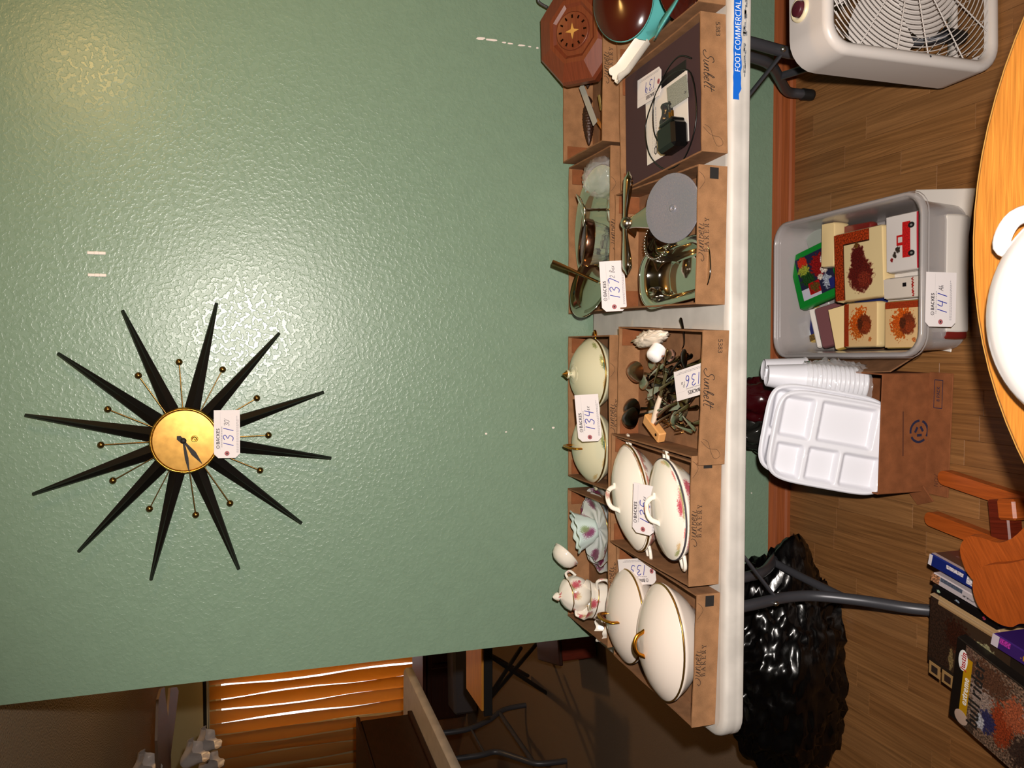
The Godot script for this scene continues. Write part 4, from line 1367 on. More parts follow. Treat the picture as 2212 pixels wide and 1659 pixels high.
func flatware() -> void:
	var base_y := 0.744
	var kinds := {
		"ladle": spoon_mesh(0.17, 0.056, 0.016), "spoon": spoon_mesh(0.17, 0.04, 0.009), "small": spoon_mesh(0.13, 0.03, 0.006), "fork": spoon_mesh(0.16, 0.026, 0.0, "fork"), "knife": spoon_mesh(0.16, 0.022, 0, "knife")}
	var nm := {"ladle": "serving_spoon", "spoon": "tablespoon", "small": "teaspoon", "fork": "dinner_fork", "knife": "table_knife"}
	# kind, x, z, height, yaw (bowl points to -z at 0), material, face down, label
	var list := [
		["ladle", -0.172, 0.44, 0.046, 14, "tarnish_dark", 1, "large dark serving spoon turned bowl down, nearest the tureens in the flatware tray"],
		["ladle", -0.155, 0.43, 0.036, 6, "tarnish_dark", 1, "second dark serving spoon just behind the largest one"],
		["ladle", -0.062, 0.46, 0.042, -4, "copper_silver", 1, "coppery serving spoon bowl down at the back of the flatware tray"],
		["spoon", -0.128, 0.5, 0.036, 60, "tarnish", 0, "shiny tablespoon bowl up in the middle of the flatware"],
		["spoon", -0.075, 0.47, 0.034, 20, "silver_worn", 0, "greenish reflecting spoon beside the coppery serving spoon"],
		["spoon", -0.1, 0.55, 0.03, 75, "tarnish", 0, "yellowed tablespoon below the middle of the flatware pile"],
		["small", -0.15, 0.63, 0.034, 40, "silver_worn", 1, "bright spoon back in the front half of the flatware pile"],
		["small", -0.135, 0.66, 0.03, 48, "silver_worn", 1, "spoon back overlapping the bright one near the front panel"],
		["small", 0.0, 0.64, 0.03, 110, "tarnish_dark", 1, "dark spoon at the right side under the lot tag"],
		["fork", -0.165, 0.6, 0.036, 20, "tarnish", 0, "yellowish fork pointing at the wood block"],
		["fork", -0.145, 0.625, 0.03, -25, "silver_worn", 0, "pale fork crossing under the bright spoons"],
		["fork", -0.185, 0.64, 0.026, 12, "tarnish", 0, "fork along the left side of the flatware tray"],
	]
	for q in list:
		var turn := deg(0, q[4], 0) * (deg(0, 0, 180) if q[6] else Basis.IDENTITY) * deg(-4, 0, 0)
		single(nm[q[0]], kinds[q[0]], M[q[5]], q[7], "spoon" if q[0] != "fork" else "fork", V(q[1], base_y + q[3], q[2]), turn, "old flatware in the front tray")
	# the rest of the pile
	var r := RandomNumberGenerator.new()
	r.seed = 5
	var mk := ["tarnish", "silver_worn", "tarnish", "tarnish_dark", "copper_silver"]
	var ks := ["fork", "spoon", "knife", "small", "fork", "knife"]
	for k in 30:
		var kd: String = ks[k % 6]
		var lay := k % 4
		var yaw: float = [12.0, -16.0, 24.0, 192.0][k % 4] + (r.randf() - 0.5) * 26
		var x := lerpf(-0.19, -0.015, r.randf())
		var z := lerpf(0.46, 0.6, r.randf()) + (0.06 if k % 4 == 3 else 0.0)
		# keep both ends inside the tray
		x = clampf(x, -0.195 + absf(sin(deg_to_rad(yaw))) * 0.1, -0.01 - absf(sin(deg_to_rad(yaw))) * 0.1)
		single(nm[kd], kinds[kd], M[mk[r.randi() % 5]], "old %s lying within the jumbled flatware pile, hard to tell from its neighbours" % nm[kd].replace("_", " "), "fork" if kd == "fork" else ("knife" if kd == "knife" else "spoon"), V(x, base_y + 0.01 + lay * 0.01, z), deg(-2 + r.randf() * 4, yaw, r.randf() * 14 - 7), "jumbled %s pieces in the flatware tray" % nm[kd].replace("_", " "))
	# wood block handle, white knife handle
	var wb := thing("wood_block", "light wooden block handle with a rivet among the flatware", "handle", V(-0.199, 0.782, 0.513), deg(4, -33, 6))
	part(wb, "block", boxm(V(0.03, 0.022, 0.085), 0.003), mat("pale_wood", Color(0.83, 0.6, 0.36), 0.5))
	var b := MB.new()
	b.lathe([V2(0.004, 0.0), V2(0.0038, 0.0015), V2(0.0005, 0.002)], 12, 1, 1, V(0.002, 0.011, 0.028))
	part(wb, "rivet", b.mesh(), M.tarnish_dark)
	var kh := thing("bone_knife", "knife with a white bone handle pointing past the wood block", "knife", V(-0.158, 0.787, 0.53), deg(0, 62, 0))
	b = MB.new()
	b.tube([V(0, 0, -0.045), V(0, 0.001, -0.02), V(0, 0.001, 0.02), V(0, 0, 0.045)], [0.006, 0.0085, 0.0085, 0.007], 10, false, 0.7)
	part(kh, "handle", b.mesh(), mat("bone", Color(0.88, 0.8, 0.72), 0.4))
	part(kh, "blade", boxm(V(0.014, 0.0016, 0.07), 0.0005), M.tarnish, V(0, 0, 0.078))
	# crinkled plastic bag with a white cap
	b = MB.new()
	var fb := noise(5.0, 3, 62)
	b.grid(40, 20, func(a, q):
		var th: float = -a * TAU
		var ph: float = (q - 0.5) * PI
		var d := V(cos(th) * cos(ph), sin(ph), sin(th) * cos(ph))
		var rr2: float = 0.8 + 0.6 * absf(fb.get_noise_3d(d.x, d.y, d.z))
		return V(d.x * 0.022, d.y * 0.025, d.z * 0.085) * rr2, true)
	var cb := mat("cloudy_film", Color(0.93, 0.87, 0.8), 0.3)
	cb.backlight_enabled = true
	cb.backlight = Color(0.4, 0.4, 0.4)
	single("plastic_wrap", b.mesh(), cb, "crinkled cloudy plastic wrap along the right side of the flatware tray", "plastic wrap", V(0.028, 0.79, 0.505), deg(0, 8, 0))
	b = MB.new()
	b.lathe([V2(0.001, 0.0), V2(0.019, 0.0), V2(0.021, 0.004), V2(0.02, 0.03), V2(0.016, 0.036), V2(0.001, 0.037)], 24)
	single("white_cap", b.mesh(), mat("cap_white", Color(0.95, 0.93, 0.92), 0.3), "short white plastic cap next to the plastic wrap", "cap", V(0.002, 0.78, 0.535), deg(20, 0, 40))
	lot_tag("white lot tag numbered 136 upside down against the front panel of the flatware tray", V(-0.075, 0.793, 0.71), deg(10, 14, 0) * Basis(V(0, 0, -1), V(-1, 0, 0), V(0, 1, 0)), "136", "Pak", 0.115, 0.07)

func frame_tray() -> void:
	var bd := thing("maroon_board", "dark maroon felt board filling the tray of the power adapter", "board", V(0.58, 0.784, 0.552), deg(0, 2, 0))
	var fm := mat("maroon_felt", Color(0.2, 0.075, 0.07), 0.95)
	fm.rim_enabled = true
	fm.rim = 0.3
	part(bd, "panel", boxm(V(0.298, 0.01, 0.4), 0.002), fm)
	part(bd, "dark_screen", boxm(V(0.15, 0.001, 0.2), 0.0004), mat("dark_felt", Color(0.05, 0.035, 0.035), 0.6), V(0.01, 0.0057, 0.02))
	for k in 3:
		part(bd, "support", boxm(V(0.02, 0.042, 0.38), 0.001), fm, V(-0.12 + 0.12 * k, -0.021, 0))
	var pp := thing("paper_manual", "folded white instruction sheet under the black power adapter", "paper", V(0.553, 0.7925, 0.582), deg(0, 4, 0))
	part(pp, "sheet", boxm(V(0.165, 0.0012, 0.205), 0.0003), M.paper)
	var b := MB.new()
	b.t = Transform3D(deg(-90, 0, 0), V(0, 0.0008, 0))
	for r in [[-0.02, -0.05, 0.05, 0.004], [-0.032, -0.06, 0.045, 0.002], [-0.04, -0.06, 0.05, 0.0014]]:
		var x: float = r[1]
		while x < r[2]:
			var l := 0.003 + rng.randf() * 0.006
			b.ribbon([[V2(x, -r[0] + 0.03), V2(minf(x + l, r[2]), -r[0] + 0.03)]], r[3], 0.0)
			x += l + 0.002
	part(pp, "small_print", b.mesh(), M.print_grey)
	b = MB.new()
	b.t = Transform3D(deg(-90, 0, 0), V(-0.058, 0.0008, -0.055))
	var ring := []
	for k in 15:
		ring.append(V2(cos(TAU * k / 14) * 0.009, sin(TAU * k / 14) * 0.007))
	b.ribbon([ring, [V2(0.008, 0), V2(0.024, -0.004)]], 0.003)
	b.ribbon([[V2(-0.007, 0.003), V2(0.006, 0.003)], [V2(-0.007, -0.001), V2(0.006, -0.001)], [V2(-0.005, -0.004), V2(0.004, -0.004)]], 0.0012)
	part(pp, "logo", b.mesh(), M.print_dark)
	# power adapter with two prongs and its cable
	var bp := mat("black_plastic", Color(0.03, 0.03, 0.032), 0.28)
	var ad := thing("power_adapter", "black plug-in power adapter with two prongs and coiled thin cable", "power adapter", V(0.492, 0.816, 0.655), deg(0, 6, 0))
	part(ad, "adapter_body", boxm(V(0.062, 0.044, 0.078), 0.008), bp)
	part(ad, "adapter_face", boxm(V(0.01, 0.036, 0.06), 0.003), bp, V(0.034, 0, 0))
	for s in [-1.0, 1.0]:
		part(ad, "prong", boxm(V(0.02, 0.006, 0.0018), 0.0006), M.brass, V(0.048, 0.006, s * 0.0065 + 0.01))
	b = MB.new()
	b.tube(smooth_path([V(-0.01, -0.02, -0.035), V(0.0, -0.019, -0.075), V(0.06, -0.018, -0.12), V(0.14, -0.015, -0.1), V(0.16, -0.016, -0.02), V(0.13, -0.02, 0.06), V(0.02, -0.02, 0.075), V(-0.05, -0.02, 0.02), V(-0.055, -0.02, -0.06), V(-0.02, -0.018, -0.12), V(0.03, -0.017, -0.155), V(0.1, -0.016, -0.15), V(0.17, -0.014, -0.05), V(0.185, -0.014, 0.02), V(0.16, -0.018, 0.07)], 6), 0.0017, 6)
	part(ad, "cable", b.mesh(), bp)
	# foil pouch and speckled card
	b = MB.new()
	var ff := noise(30.0, 3, 71)
	for sg in [0, 1]:
		b.grid(14, 14, func(a, q):
			return V((a - 0.5) * 0.062, 0.004 + 0.012 * ff.get_noise_2d(a * 0.06, q * 0.06) * (1.0 if sg == 0 else 0.3) - sg * 0.003, (q - 0.5) * 0.05), false, false, sg == 0)
	single("foil_pouch", b.mesh(), mat("foil", Color(0.35, 0.35, 0.36), 0.25, 0.8), "crumpled grey foil pouch beside the black adapter", "pouch", V(0.557, 0.797, 0.598), deg(0, -6, 0))
	var sc := mat("speckled_card", Color(0.66, 0.67, 0.62), 0.8)
	triplanar(sc, noise_tex(128, 0.3, 0.6, 1.0, 72, 2), Vector3.ONE * 8)
	var cd := thing("speckled_card", "small grey speckled card lying over the cable", "card", V(0.597, 0.803, 0.654), deg(0, 3, 4))
	part(cd, "card_sheet", boxm(V(0.052, 0.0015, 0.092), 0.0003), sc)
	lettering(cd, "R", 0.008, M.print_dark, V(-0.012, 0.001, 0.035), deg(-90, 180, 0))
	lot_tag("white lot tag numbered 139 lying upside down on the maroon board", V(0.651, 0.801, 0.508), Basis(V(0, 0, -1), V(-1, 0, 0), V(0, 1, 0)), "139", "", 0.125, 0.07)

func right_end() -> void:
	# octagonal brown clock tilted back on the rear tray
	var ck := thing("octagonal_clock", "brown wooden octagonal clock leaning back on the right rear tray", "clock", V(0.885, 0.868, 0.205), deg(-52, -6, 4))
	var b := MB.new()
	var oct := func(r: float, z: float) -> Array:
		var q := []
		for k in 8:
			var th := TAU * (k + 0.5) / 8.0
			q.append(V(cos(th) * r * 1.12, sin(th) * r, z))
		return q
	loft(b, [oct.call(0.118, -0.035), oct.call(0.132, -0.03), oct.call(0.132, -0.005), oct.call(0.126, 0.004), oct.call(0.082, 0.022), oct.call(0.07, 0.022), oct.call(0.062, 0.016)], true, true)
	var m := b.mesh()
	part(ck, "case", flat_shaded(b), M.clock_wood)
	b = MB.new()
	b.t = Transform3D(deg(90, 0, 0), V(0, 0.004, 0.016))
	b.lathe([V2(0.05, 0.0), V2(0.052, 0.004), V2(0.049, 0.006), V2(0.046, 0.003), V2(0.001, 0.003)], 40)
	part(ck, "dial", b.mesh(), M.clock_wood)
	b = MB.new()
	for k in 12:
		var th := TAU * k / 12.0
		b.t = Transform3D(deg(0, 0, rad_to_deg(th)), V(0, 0.004, 0.02))
		b.box(V(0.009, 0.0045, 0.0012), V(0.039, 0, 0))
	part(ck, "hour_mark", b.mesh(), M.tarnish_dark)
	b = MB.new()
	b.t = Transform3D(Basis.IDENTITY, V(0, 0.004, 0.0205))
	var star := PackedVector2Array()
	for k in 8:
		var th := TAU * k / 8.0
		var rr3 := 0.022 if k % 2 == 0 else 0.007
		star.append(V2(cos(th) * rr3, sin(th) * rr3))
	b.prism(star, 0.0015)
	part(ck, "star_hand", b.mesh(), mat("pale_brass", Color(0.85, 0.7, 0.42), 0.4, 0.7))
	b = MB.new()
	for x in [-0.03, 0.0, 0.033]:
		b.lathe([V2(0.0045, -0.002), V2(0.005, 0.001), V2(0.002, 0.003), V2(0.0005, 0.003)], 10, 1, 1, V(x, 0, 0))
	part(ck, "knob", b.mesh(), M.print_black, V(0, -0.096, 0.017), deg(90, 0, 0))
	b = MB.new()
	b.tube(smooth_path([V(0.09, 0.1, -0.01), V(0.11, 0.125, 0.0), V(0.13, 0.11, 0.01), V(0.125, 0.09, 0.0)], 5), 0.004, 8)
	part(ck, "hanging_ring", b.mesh(), M.steel_grey)
	# pine cone weights
	b = MB.new()
	b.t = Transform3D(deg(0, 0, 90), Vector3.ZERO)
	b.lathe(cone_profile(), 36, 1, 1, Vector3.ZERO, func(th, q):
		var row: float = floor(q * 16.0)
		var k: float = absf(fposmod(th / TAU * 10.0 + row * 0.5, 1.0) - 0.5) * 2.0
		var s: float = fposmod(q * 16.0, 1.0)
		return V2(1.0 + 0.16 * (1.0 - k) * (1.0 - s) - 0.06, 0))
	var cone := b.mesh()
	var cb := mat("cone_brown", Color(0.2, 0.11, 0.07), 0.45, 0.3)
	for q in [[0.672, 0.776, 0.075, 4, "cast brown pine cone weight lying whole in the right rear tray"], [0.84, 0.78, 0.082, -3, "second pine cone weight mostly hidden under the brown clock"]]:
		var c := thing("pine_cone_weight", q[4], "clock weight", V(q[0], q[1], q[2]), deg(0, q[3], 0), "cuckoo clock weights")
		part(c, "cone", cone, cb)
		b = MB.new()
		b.t = Transform3D(deg(0, 0, -90), Vector3.ZERO)
		b.lathe([V2(0.011, 0.062), V2(0.014, 0.068), V2(0.01, 0.076), V2(0.004, 0.083), V2(0.0005, 0.084)], 20)
		part(c, "cap", b.mesh(), cb)
	# grey strip and splinters of gilt carving
	single("grey_strip", boxm(V(0.145, 0.003, 0.02), 0.0006), mat("strip_grey", Color(0.62, 0.6, 0.56), 0.6), "flat grey printed strip across the pine cone weight", "strip", V(0.708, 0.808, 0.145), deg(14, 30, 6))
	var stc := [Color(0.72, 0.45, 0.16), Color(0.6, 0.36, 0.13), Color(0.5, 0.42, 0.22)]
	for k in 3:
		mat("straw_%d" % k, stc[k], 0.5)
	for k in 22:
		var x := 0.59 + rng.randf() * 0.12 + (0.05 if k % 5 == 0 else 0.0)
		single("wood_splinter", boxm(V(0.03 + rng.randf() * 0.05, 0.003 + rng.randf() * 0.004, 0.005 + rng.randf() * 0.006), 0.001), M["straw_%d" % (k % 3)], "yellow brown wood splinter in the loose heap in front of the pine cone weight", "wood splinter", V(x, 0.748 + rng.randf() * 0.04, 0.16 + rng.randf() * 0.06), deg(rng.randf() * 30 - 15, rng.randf() * 70 - 20, rng.randf() * 30 - 15), "wood splinters in the right rear tray")
	# turquoise ceramic dish holding brown pieces
	var tq := mat("turquoise_glaze", Color(0.36, 0.68, 0.67), 0.12)
	var td := thing("turquoise_dish", "glossy turquoise ceramic dish with a folded lip at the right picture edge", "dish", V(0.9, 0.748, 0.53), deg(4, 20, 6))
	b = MB.new()
	b.lathe([V2(0.001, 0.0), V2(0.06, 0.0), V2(0.09, 0.02), V2(0.125, 0.06), V2(0.15, 0.075), V2(0.146, 0.079), V2(0.12, 0.065), V2(0.085, 0.026), V2(0.001, 0.008)], 60, 1.0, 0.85, Vector3.ZERO, func(th, q): return V2(1.0 + 0.06 * cos(th * 4 + 0.6) * smoothstep(0.2, 0.5, q) * (1.0 - smoothstep(0.8, 1.0, q)), 0.02 * cos(th * 4 + 0.6) * smoothstep(0.3, 0.5, q) * (1.0 - smoothstep(0.75, 1.0, q))))
	part(td, "dish_body", b.mesh(), tq)
	var bg := mat("brown_glaze", Color(0.24, 0.075, 0.04), 0.16)
	var bl := thing("brown_cover", "glossy dark brown oval lid with a lot tag, upper one over the turquoise dish", "lid", V(0.868, 0.858, 0.478), deg(38, 10, 8))
	b = MB.new()
	b.lathe([V2(0.096, -0.004), V2(0.102, 0.0), V2(0.1, 0.005), V2(0.08, 0.016), V2(0.05, 0.024), V2(0.001, 0.028)], 56, 1.0, 0.8)
	part(bl, "lid_dome", b.mesh(), bg)
	b = MB.new()
	b.lathe([V2(0.098, -0.001), V2(0.1035, 0.001), V2(0.101, 0.004)], 56, 1.0, 0.8)
	part(bl, "edge_line", b.mesh(), tq)
	lot_tag("white lot tag on the glossy brown lid at the picture's upper edge", V(0.945, 0.875, 0.5), deg(-50, 20, 20), "140")
	var b2 := thing("brown_dish", "dark brown crescent-edged dish in front of the turquoise dish", "dish", V(0.88, 0.78, 0.645), deg(24, 0, 12))
	b = MB.new()
	b.lathe([V2(0.001, 0.0), V2(0.06, 0.002), V2(0.1, 0.02), V2(0.112, 0.032), V2(0.108, 0.034), V2(0.06, 0.01), V2(0.001, 0.008)], 48, 1.0, 0.55)
	part(b2, "dish_body", b.mesh(), bg)
	# white scalloped tray
	var wt := thing("scalloped_tray", "white curved china tray with a scalloped end leaning out of the turquoise dish", "tray", V(0.735, 0.842, 0.475), deg(28, 60, 0) * deg(0, 180, 0))
	b = MB.new()
	for sg in [0, 1]:
		b.grid(24, 24, func(a, q):
			var t: float = a * 2.0 - 1.0
			var e: float = 0.029 + (0.0025 * cos(t * 20.0) if q > 0.98 else 0.0)
			var z: float = q * 0.11 - 0.055 + (0.012 * (1.0 - t * t) + 0.003 * cos(t * 22.0)) * smoothstep(0.85, 1.0, q)
			return V(t * e, -0.026 * (1.0 - t * t) - sg * 0.003 + 0.008 * smoothstep(0.75, 1.0, q), z), false, false, sg == 0)
	part(wt, "tray_body", b.mesh(), mat("cream_china", Color(0.88, 0.85, 0.8), 0.2))
	b = MB.new()
	b.tube([V(0, 0, -0.07), V(0, 0.004, 0), V(0, 0, 0.07)], [0.006, 0.008, 0.005], 10)
	single("black_handle", b.mesh(), M.print_black, "black utensil handle at the right end of the front trays", "handle", V(0.865, 0.8, 0.7), deg(12, 62, 0))

func flat_shaded(src: MB) -> ArrayMesh:
	var b := MB.new()
	for k in range(0, src.ix.size(), 3):
		b.tri(src.v[src.ix[k]], src.v[src.ix[k + 2]], src.v[src.ix[k + 1]])
	return b.mesh()

func cone_profile() -> Array:
	var q := []
	for k in 65:
		var t := k / 64.0
		q.append(V2(0.0005 + 0.0185 * pow(sin(PI * pow(t, 0.8)), 0.6) * (1.0 - 0.25 * t), t * 0.13 - 0.065))
	return q

# small printed picture from rectangles and ragged blobs; 0..1, y down
func paint(w: int, h: int, ground: Color, ops: Array, sd := 3) -> ImageTexture:
	var im := Image.create(w, h, false, Image.FORMAT_RGB8)
	im.fill(ground)
	var f := noise(0.08, 3, sd)
	for op in ops:
		var c: Color = op[5]
		if op[0] == "rect":
			for y in range(int(op[2] * h), int(op[4] * h)):
				for x in range(int(op[1] * w), int(op[3] * w)):
					if x >= 0 and y >= 0 and x < w and y < h:
						var k := 1.0
						if op.size() > 6:
							k += f.get_noise_2d(x * 2.0, y * 2.0) * op[6]
						im.set_pixel(x, y, Color(c.r * k, c.g * k, c.b * k))
		else:
			var cx: float = op[1] * w
			var cy: float = op[2] * h
			var rx: float = op[3] * w
			var ry: float = op[4] * h
			var rag: float = op[6] if op.size() > 6 else 0.3
			for y in range(maxi(0, int(cy - ry * 1.5)), mini(h, int(cy + ry * 1.5) + 1)):
				for x in range(maxi(0, int(cx - rx * 1.5)), mini(w, int(cx + rx * 1.5) + 1)):
					var d := Vector2((x - cx) / rx, (y - cy) / ry).length() + f.get_noise_2d(x, y) * rag
					if d < 1.0:
						var k := 1.0 + f.get_noise_2d(x * 2.3 + 90, y * 2.3) * 0.5 * minf(1.0, rag * 3.0)
						im.set_pixel(x, y, Color(c.r * k, c.g * k, c.b * k).lerp(im.get_pixel(x, y), smoothstep(0.82, 1.0, d) * 0.7))
	return tex(im)

func print_mat(key: String, t: Texture2D, rough := 0.3) -> StandardMaterial3D:
	var m := mat(key, Color(0.92, 0.92, 0.92), rough)
	m.albedo_texture = t
	m.texture_repeat = false
	m.clearcoat_enabled = rough < 0.35
	m.clearcoat = 0.6
	m.clearcoat_roughness = 0.12
	return m

# wrapped flat pack: body and printed top
func pack(called: String, label: String, category: String, at: Vector3, turn: Basis, w: float, d: float, h: float, side: Material, top: Material, group := "") -> Node3D:
	var o := thing(called, label, category, at, turn, group)
	var b := MB.new()
	loft(b, [rr(w / 2 - 0.004, d / 2 - 0.004, 0.006, 0.0, 4), rr(w / 2, d / 2, 0.009, 0.004, 4), rr(w / 2 + 0.001, d / 2 + 0.001, 0.009, h * 0.5, 4), rr(w / 2, d / 2, 0.009, h - 0.004, 4), rr(w / 2 - 0.003, d / 2 - 0.003, 0.007, h, 4)], true, true)
	part(o, "stack_body", b.mesh(), side)
	b = MB.new()
	b.grid(8, 8, func(a, q): return V((a - 0.5) * (w - 0.006), 0.0012 + 0.0015 * sin(a * PI) * sin(q * PI), (q - 0.5) * (d - 0.006)), false, false, true)
	part(o, "printed_top", b.mesh(), top, V(0, h, 0))
	return o

func tote() -> void:
	var o := thing("storage_tub", "clear plastic storage tub full of paper napkin packs on the floor, lot tag on its front", "storage tub", V(0.184, 0.0, 0.465), deg(0, 0.8, 0))
	var b := MB.new()
	var t := 0.0022
	loft(b, [rr(0.175, 0.25, 0.05, 0.006), rr(0.184, 0.26, 0.05, 0.0), rr(0.188, 0.264, 0.052, 0.01), rr(0.191, 0.275, 0.054, 0.1), rr(0.194, 0.287, 0.055, 0.166), rr(0.205, 0.298, 0.06, 0.168), rr(0.208, 0.301, 0.062, 0.172), rr(0.207, 0.3, 0.061, 0.184), rr(0.203, 0.296, 0.06, 0.187), rr(0.196, 0.289, 0.055, 0.186), rr(0.191, 0.284, 0.053, 0.166), rr(0.188, 0.272, 0.052, 0.1), rr(0.185, 0.261, 0.05, 0.012), rr(0.18, 0.255, 0.05, 0.009)], true, true)
	part(o, "tub_body", b.mesh(), M.tub_plastic)
	b = MB.new()
	loft(b, [rr(0.2085, 0.3015, 0.062, 0.1655), rr(0.211, 0.304, 0.063, 0.168), rr(0.2095, 0.3025, 0.062, 0.171)])
	part(o, "rim_lip", b.mesh(), M.tub_plastic)
	# white lid lying under the tub
	var ld := thing("tub_lid", "white flat sheet sticking out from under the storage tub toward the fan", "lid", V(0.215, 0.0035, 0.615), deg(0, -9, 0))
	part(ld, "sheet", boxm(V(0.42, 0.004, 0.2), 0.0015), M.paper)
	var cream := Color(0.86, 0.77, 0.58)
	var rust := Color(0.58, 0.2, 0.08)
	var white_side := mat("pack_white", Color(0.86, 0.83, 0.8), 0.3)
	var cream_side := mat("pack_cream", Color(0.86, 0.76, 0.56), 0.25)
	var gold_side := mat("pack_gold", Color(0.72, 0.6, 0.3), 0.25)
	var red_side := mat("pack_red", Color(0.42, 0.12, 0.1), 0.3)
	var blue_side := mat("pack_blue", Color(0.12, 0.17, 0.4), 0.3)
	for m in [white_side, cream_side, gold_side, red_side, blue_side]:
		m.clearcoat_enabled = true
		m.clearcoat = 0.7
		m.clearcoat_roughness = 0.1
	# green pack: a collage of red, white and blue patches in a green border
	var g := Color(0.06, 0.5, 0.17)
	var gm := print_mat("print_green", paint(160, 160, g, [["rect", 0.1, 0.13, 0.9, 0.9, Color(0.13, 0.14, 0.24)], ["rect", 0.1, 0.13, 0.3, 0.55, Color(0.75, 0.75, 0.8)], ["blob", 0.78, 0.28, 0.13, 0.12, Color(0.72, 0.16, 0.1), 0.2], ["blob", 0.62, 0.28, 0.12, 0.14, Color(0.55, 0.58, 0.2), 0.5], ["blob", 0.45, 0.32, 0.14, 0.16, Color(0.1, 0.24, 0.1), 0.5], ["blob", 0.62, 0.62, 0.22, 0.2, Color(0.5, 0.08, 0.09), 0.5], ["blob", 0.52, 0.72, 0.09, 0.08, Color(0.8, 0.75, 0.7), 0.4], ["blob", 0.68, 0.72, 0.1, 0.05, Color(0.8, 0.75, 0.72), 0.6], ["blob", 0.4, 0.6, 0.06, 0.06, Color(0.78, 0.72, 0.66), 0.4], ["rect", 0.16, 0.3, 0.38, 0.56, Color(0.62, 0.08, 0.08), 0.4], ["blob", 0.27, 0.44, 0.09, 0.1, Color(0.35, 0.25, 0.1), 0.6], ["blob", 0.28, 0.72, 0.13, 0.1, Color(0.6, 0.63, 0.68), 0.6], ["rect", 0.12, 0.76, 0.3, 0.9, Color(0.12, 0.15, 0.4)]], 21), 0.25)
	pack("napkin_pack", "green-bordered pack with a red, white and blue picture, at the back of the tub", "napkin pack", V(0.226, 0.075, 0.25), deg(20, 21, 0), 0.178, 0.155, 0.03, mat("pack_green", Color(0.06, 0.5, 0.17), 0.3), gm, "napkin packs in the storage tub")
	var gourd := print_mat("print_gourd", paint(192, 160, cream, [["rect", 0.0, 0.0, 1.0, 0.2, rust, 0.6], ["rect", 0.84, 0.0, 1.0, 0.75, rust, 0.6], ["rect", 0.0, 0.195, 0.83, 0.215, Color(0.3, 0.15, 0.08)], ["rect", 0.82, 0.2, 0.84, 0.75, Color(0.2, 0.1, 0.06)], ["blob", 0.34, 0.55, 0.26, 0.27, Color(0.34, 0.1, 0.08), 0.25], ["blob", 0.6, 0.5, 0.2, 0.15, Color(0.32, 0.09, 0.08), 0.25], ["blob", 0.78, 0.48, 0.05, 0.04, Color(0.4, 0.26, 0.12), 0.3], ["blob", 0.27, 0.62, 0.12, 0.13, Color(0.45, 0.16, 0.11), 0.5]], 22), 0.22)
	pack("napkin_pack", "cream napkin pack with a large dark red gourd and rust border, middle of the tub", "napkin pack", V(0.234, 0.1, 0.487), deg(8, 3.5, 0), 0.194, 0.168, 0.045, cream_side, gourd, "napkin packs in the storage tub")
	var tr := [["rect", 0.0, 0.78, 1.0, 1.0, Color(0.72, 0.14, 0.2)], ["rect", 0.0, 0.82, 1.0, 1.0, Color(0.3, 0.14, 0.13)]]
	for k in 6:
		tr.append(["rect", 0.03 + k * 0.165, 0.83, 0.115 + k * 0.165, 1.0, Color(0.14, 0.2, 0.1), 0.8])
	tr.append_array([["rect", 0.22, 0.42, 0.86, 0.62, Color(0.72, 0.08, 0.08), 0.3], ["rect", 0.45, 0.27, 0.64, 0.45, Color(0.72, 0.08, 0.08)], ["rect", 0.5, 0.31, 0.6, 0.42, Color(0.8, 0.78, 0.76)], ["blob", 0.28, 0.64, 0.055, 0.085, Color(0.08, 0.08, 0.08), 0.05], ["blob", 0.28, 0.64, 0.022, 0.035, Color(0.5, 0.5, 0.48), 0.05], ["blob", 0.78, 0.64, 0.055, 0.085, Color(0.08, 0.08, 0.08), 0.05], ["blob", 0.78, 0.64, 0.022, 0.035, Color(0.5, 0.5, 0.48), 0.05], ["blob", 0.38, 0.3, 0.07, 0.06, Color(0.2, 0.16, 0.13), 0.6], ["blob", 0.29, 0.21, 0.06, 0.05, Color(0.2, 0.16, 0.13), 0.6], ["blob", 0.21, 0.13, 0.04, 0.04, Color(0.5, 0.1, 0.1), 0.6]])
	var truck := print_mat("print_truck", paint(192, 160, Color(0.84, 0.81, 0.79), tr, 23), 0.5)
	pack("napkin_pack", "white napkin pack with a red pickup truck and plaid strip, front right of the tub", "napkin pack", V(0.278, 0.098, 0.652), deg(6, 2, 0), 0.15, 0.128, 0.036, white_side, truck, "napkin packs in the storage tub")
	var wp := [["rect", 0.55, 0.5, 0.75, 0.6, Color(0.07, 0.07, 0.08)]]
	for k in 14:
		wp.append(["blob", 0.04 + k * 0.072, 0.74 + 0.015 * (k % 2), 0.04, 0.025, Color(0.6, 0.12, 0.1), 0.5])
	pack("napkin_pack", "narrow white napkin pack with a dotted red band, between the truck pack and the pumpkin packs", "napkin pack", V(0.163, 0.095, 0.64), deg(6, 1, 4), 0.056, 0.128, 0.034, white_side, print_mat("print_white", paint(64, 128, Color(0.85, 0.8, 0.75), wp, 24), 0.3), "napkin packs in the storage tub")
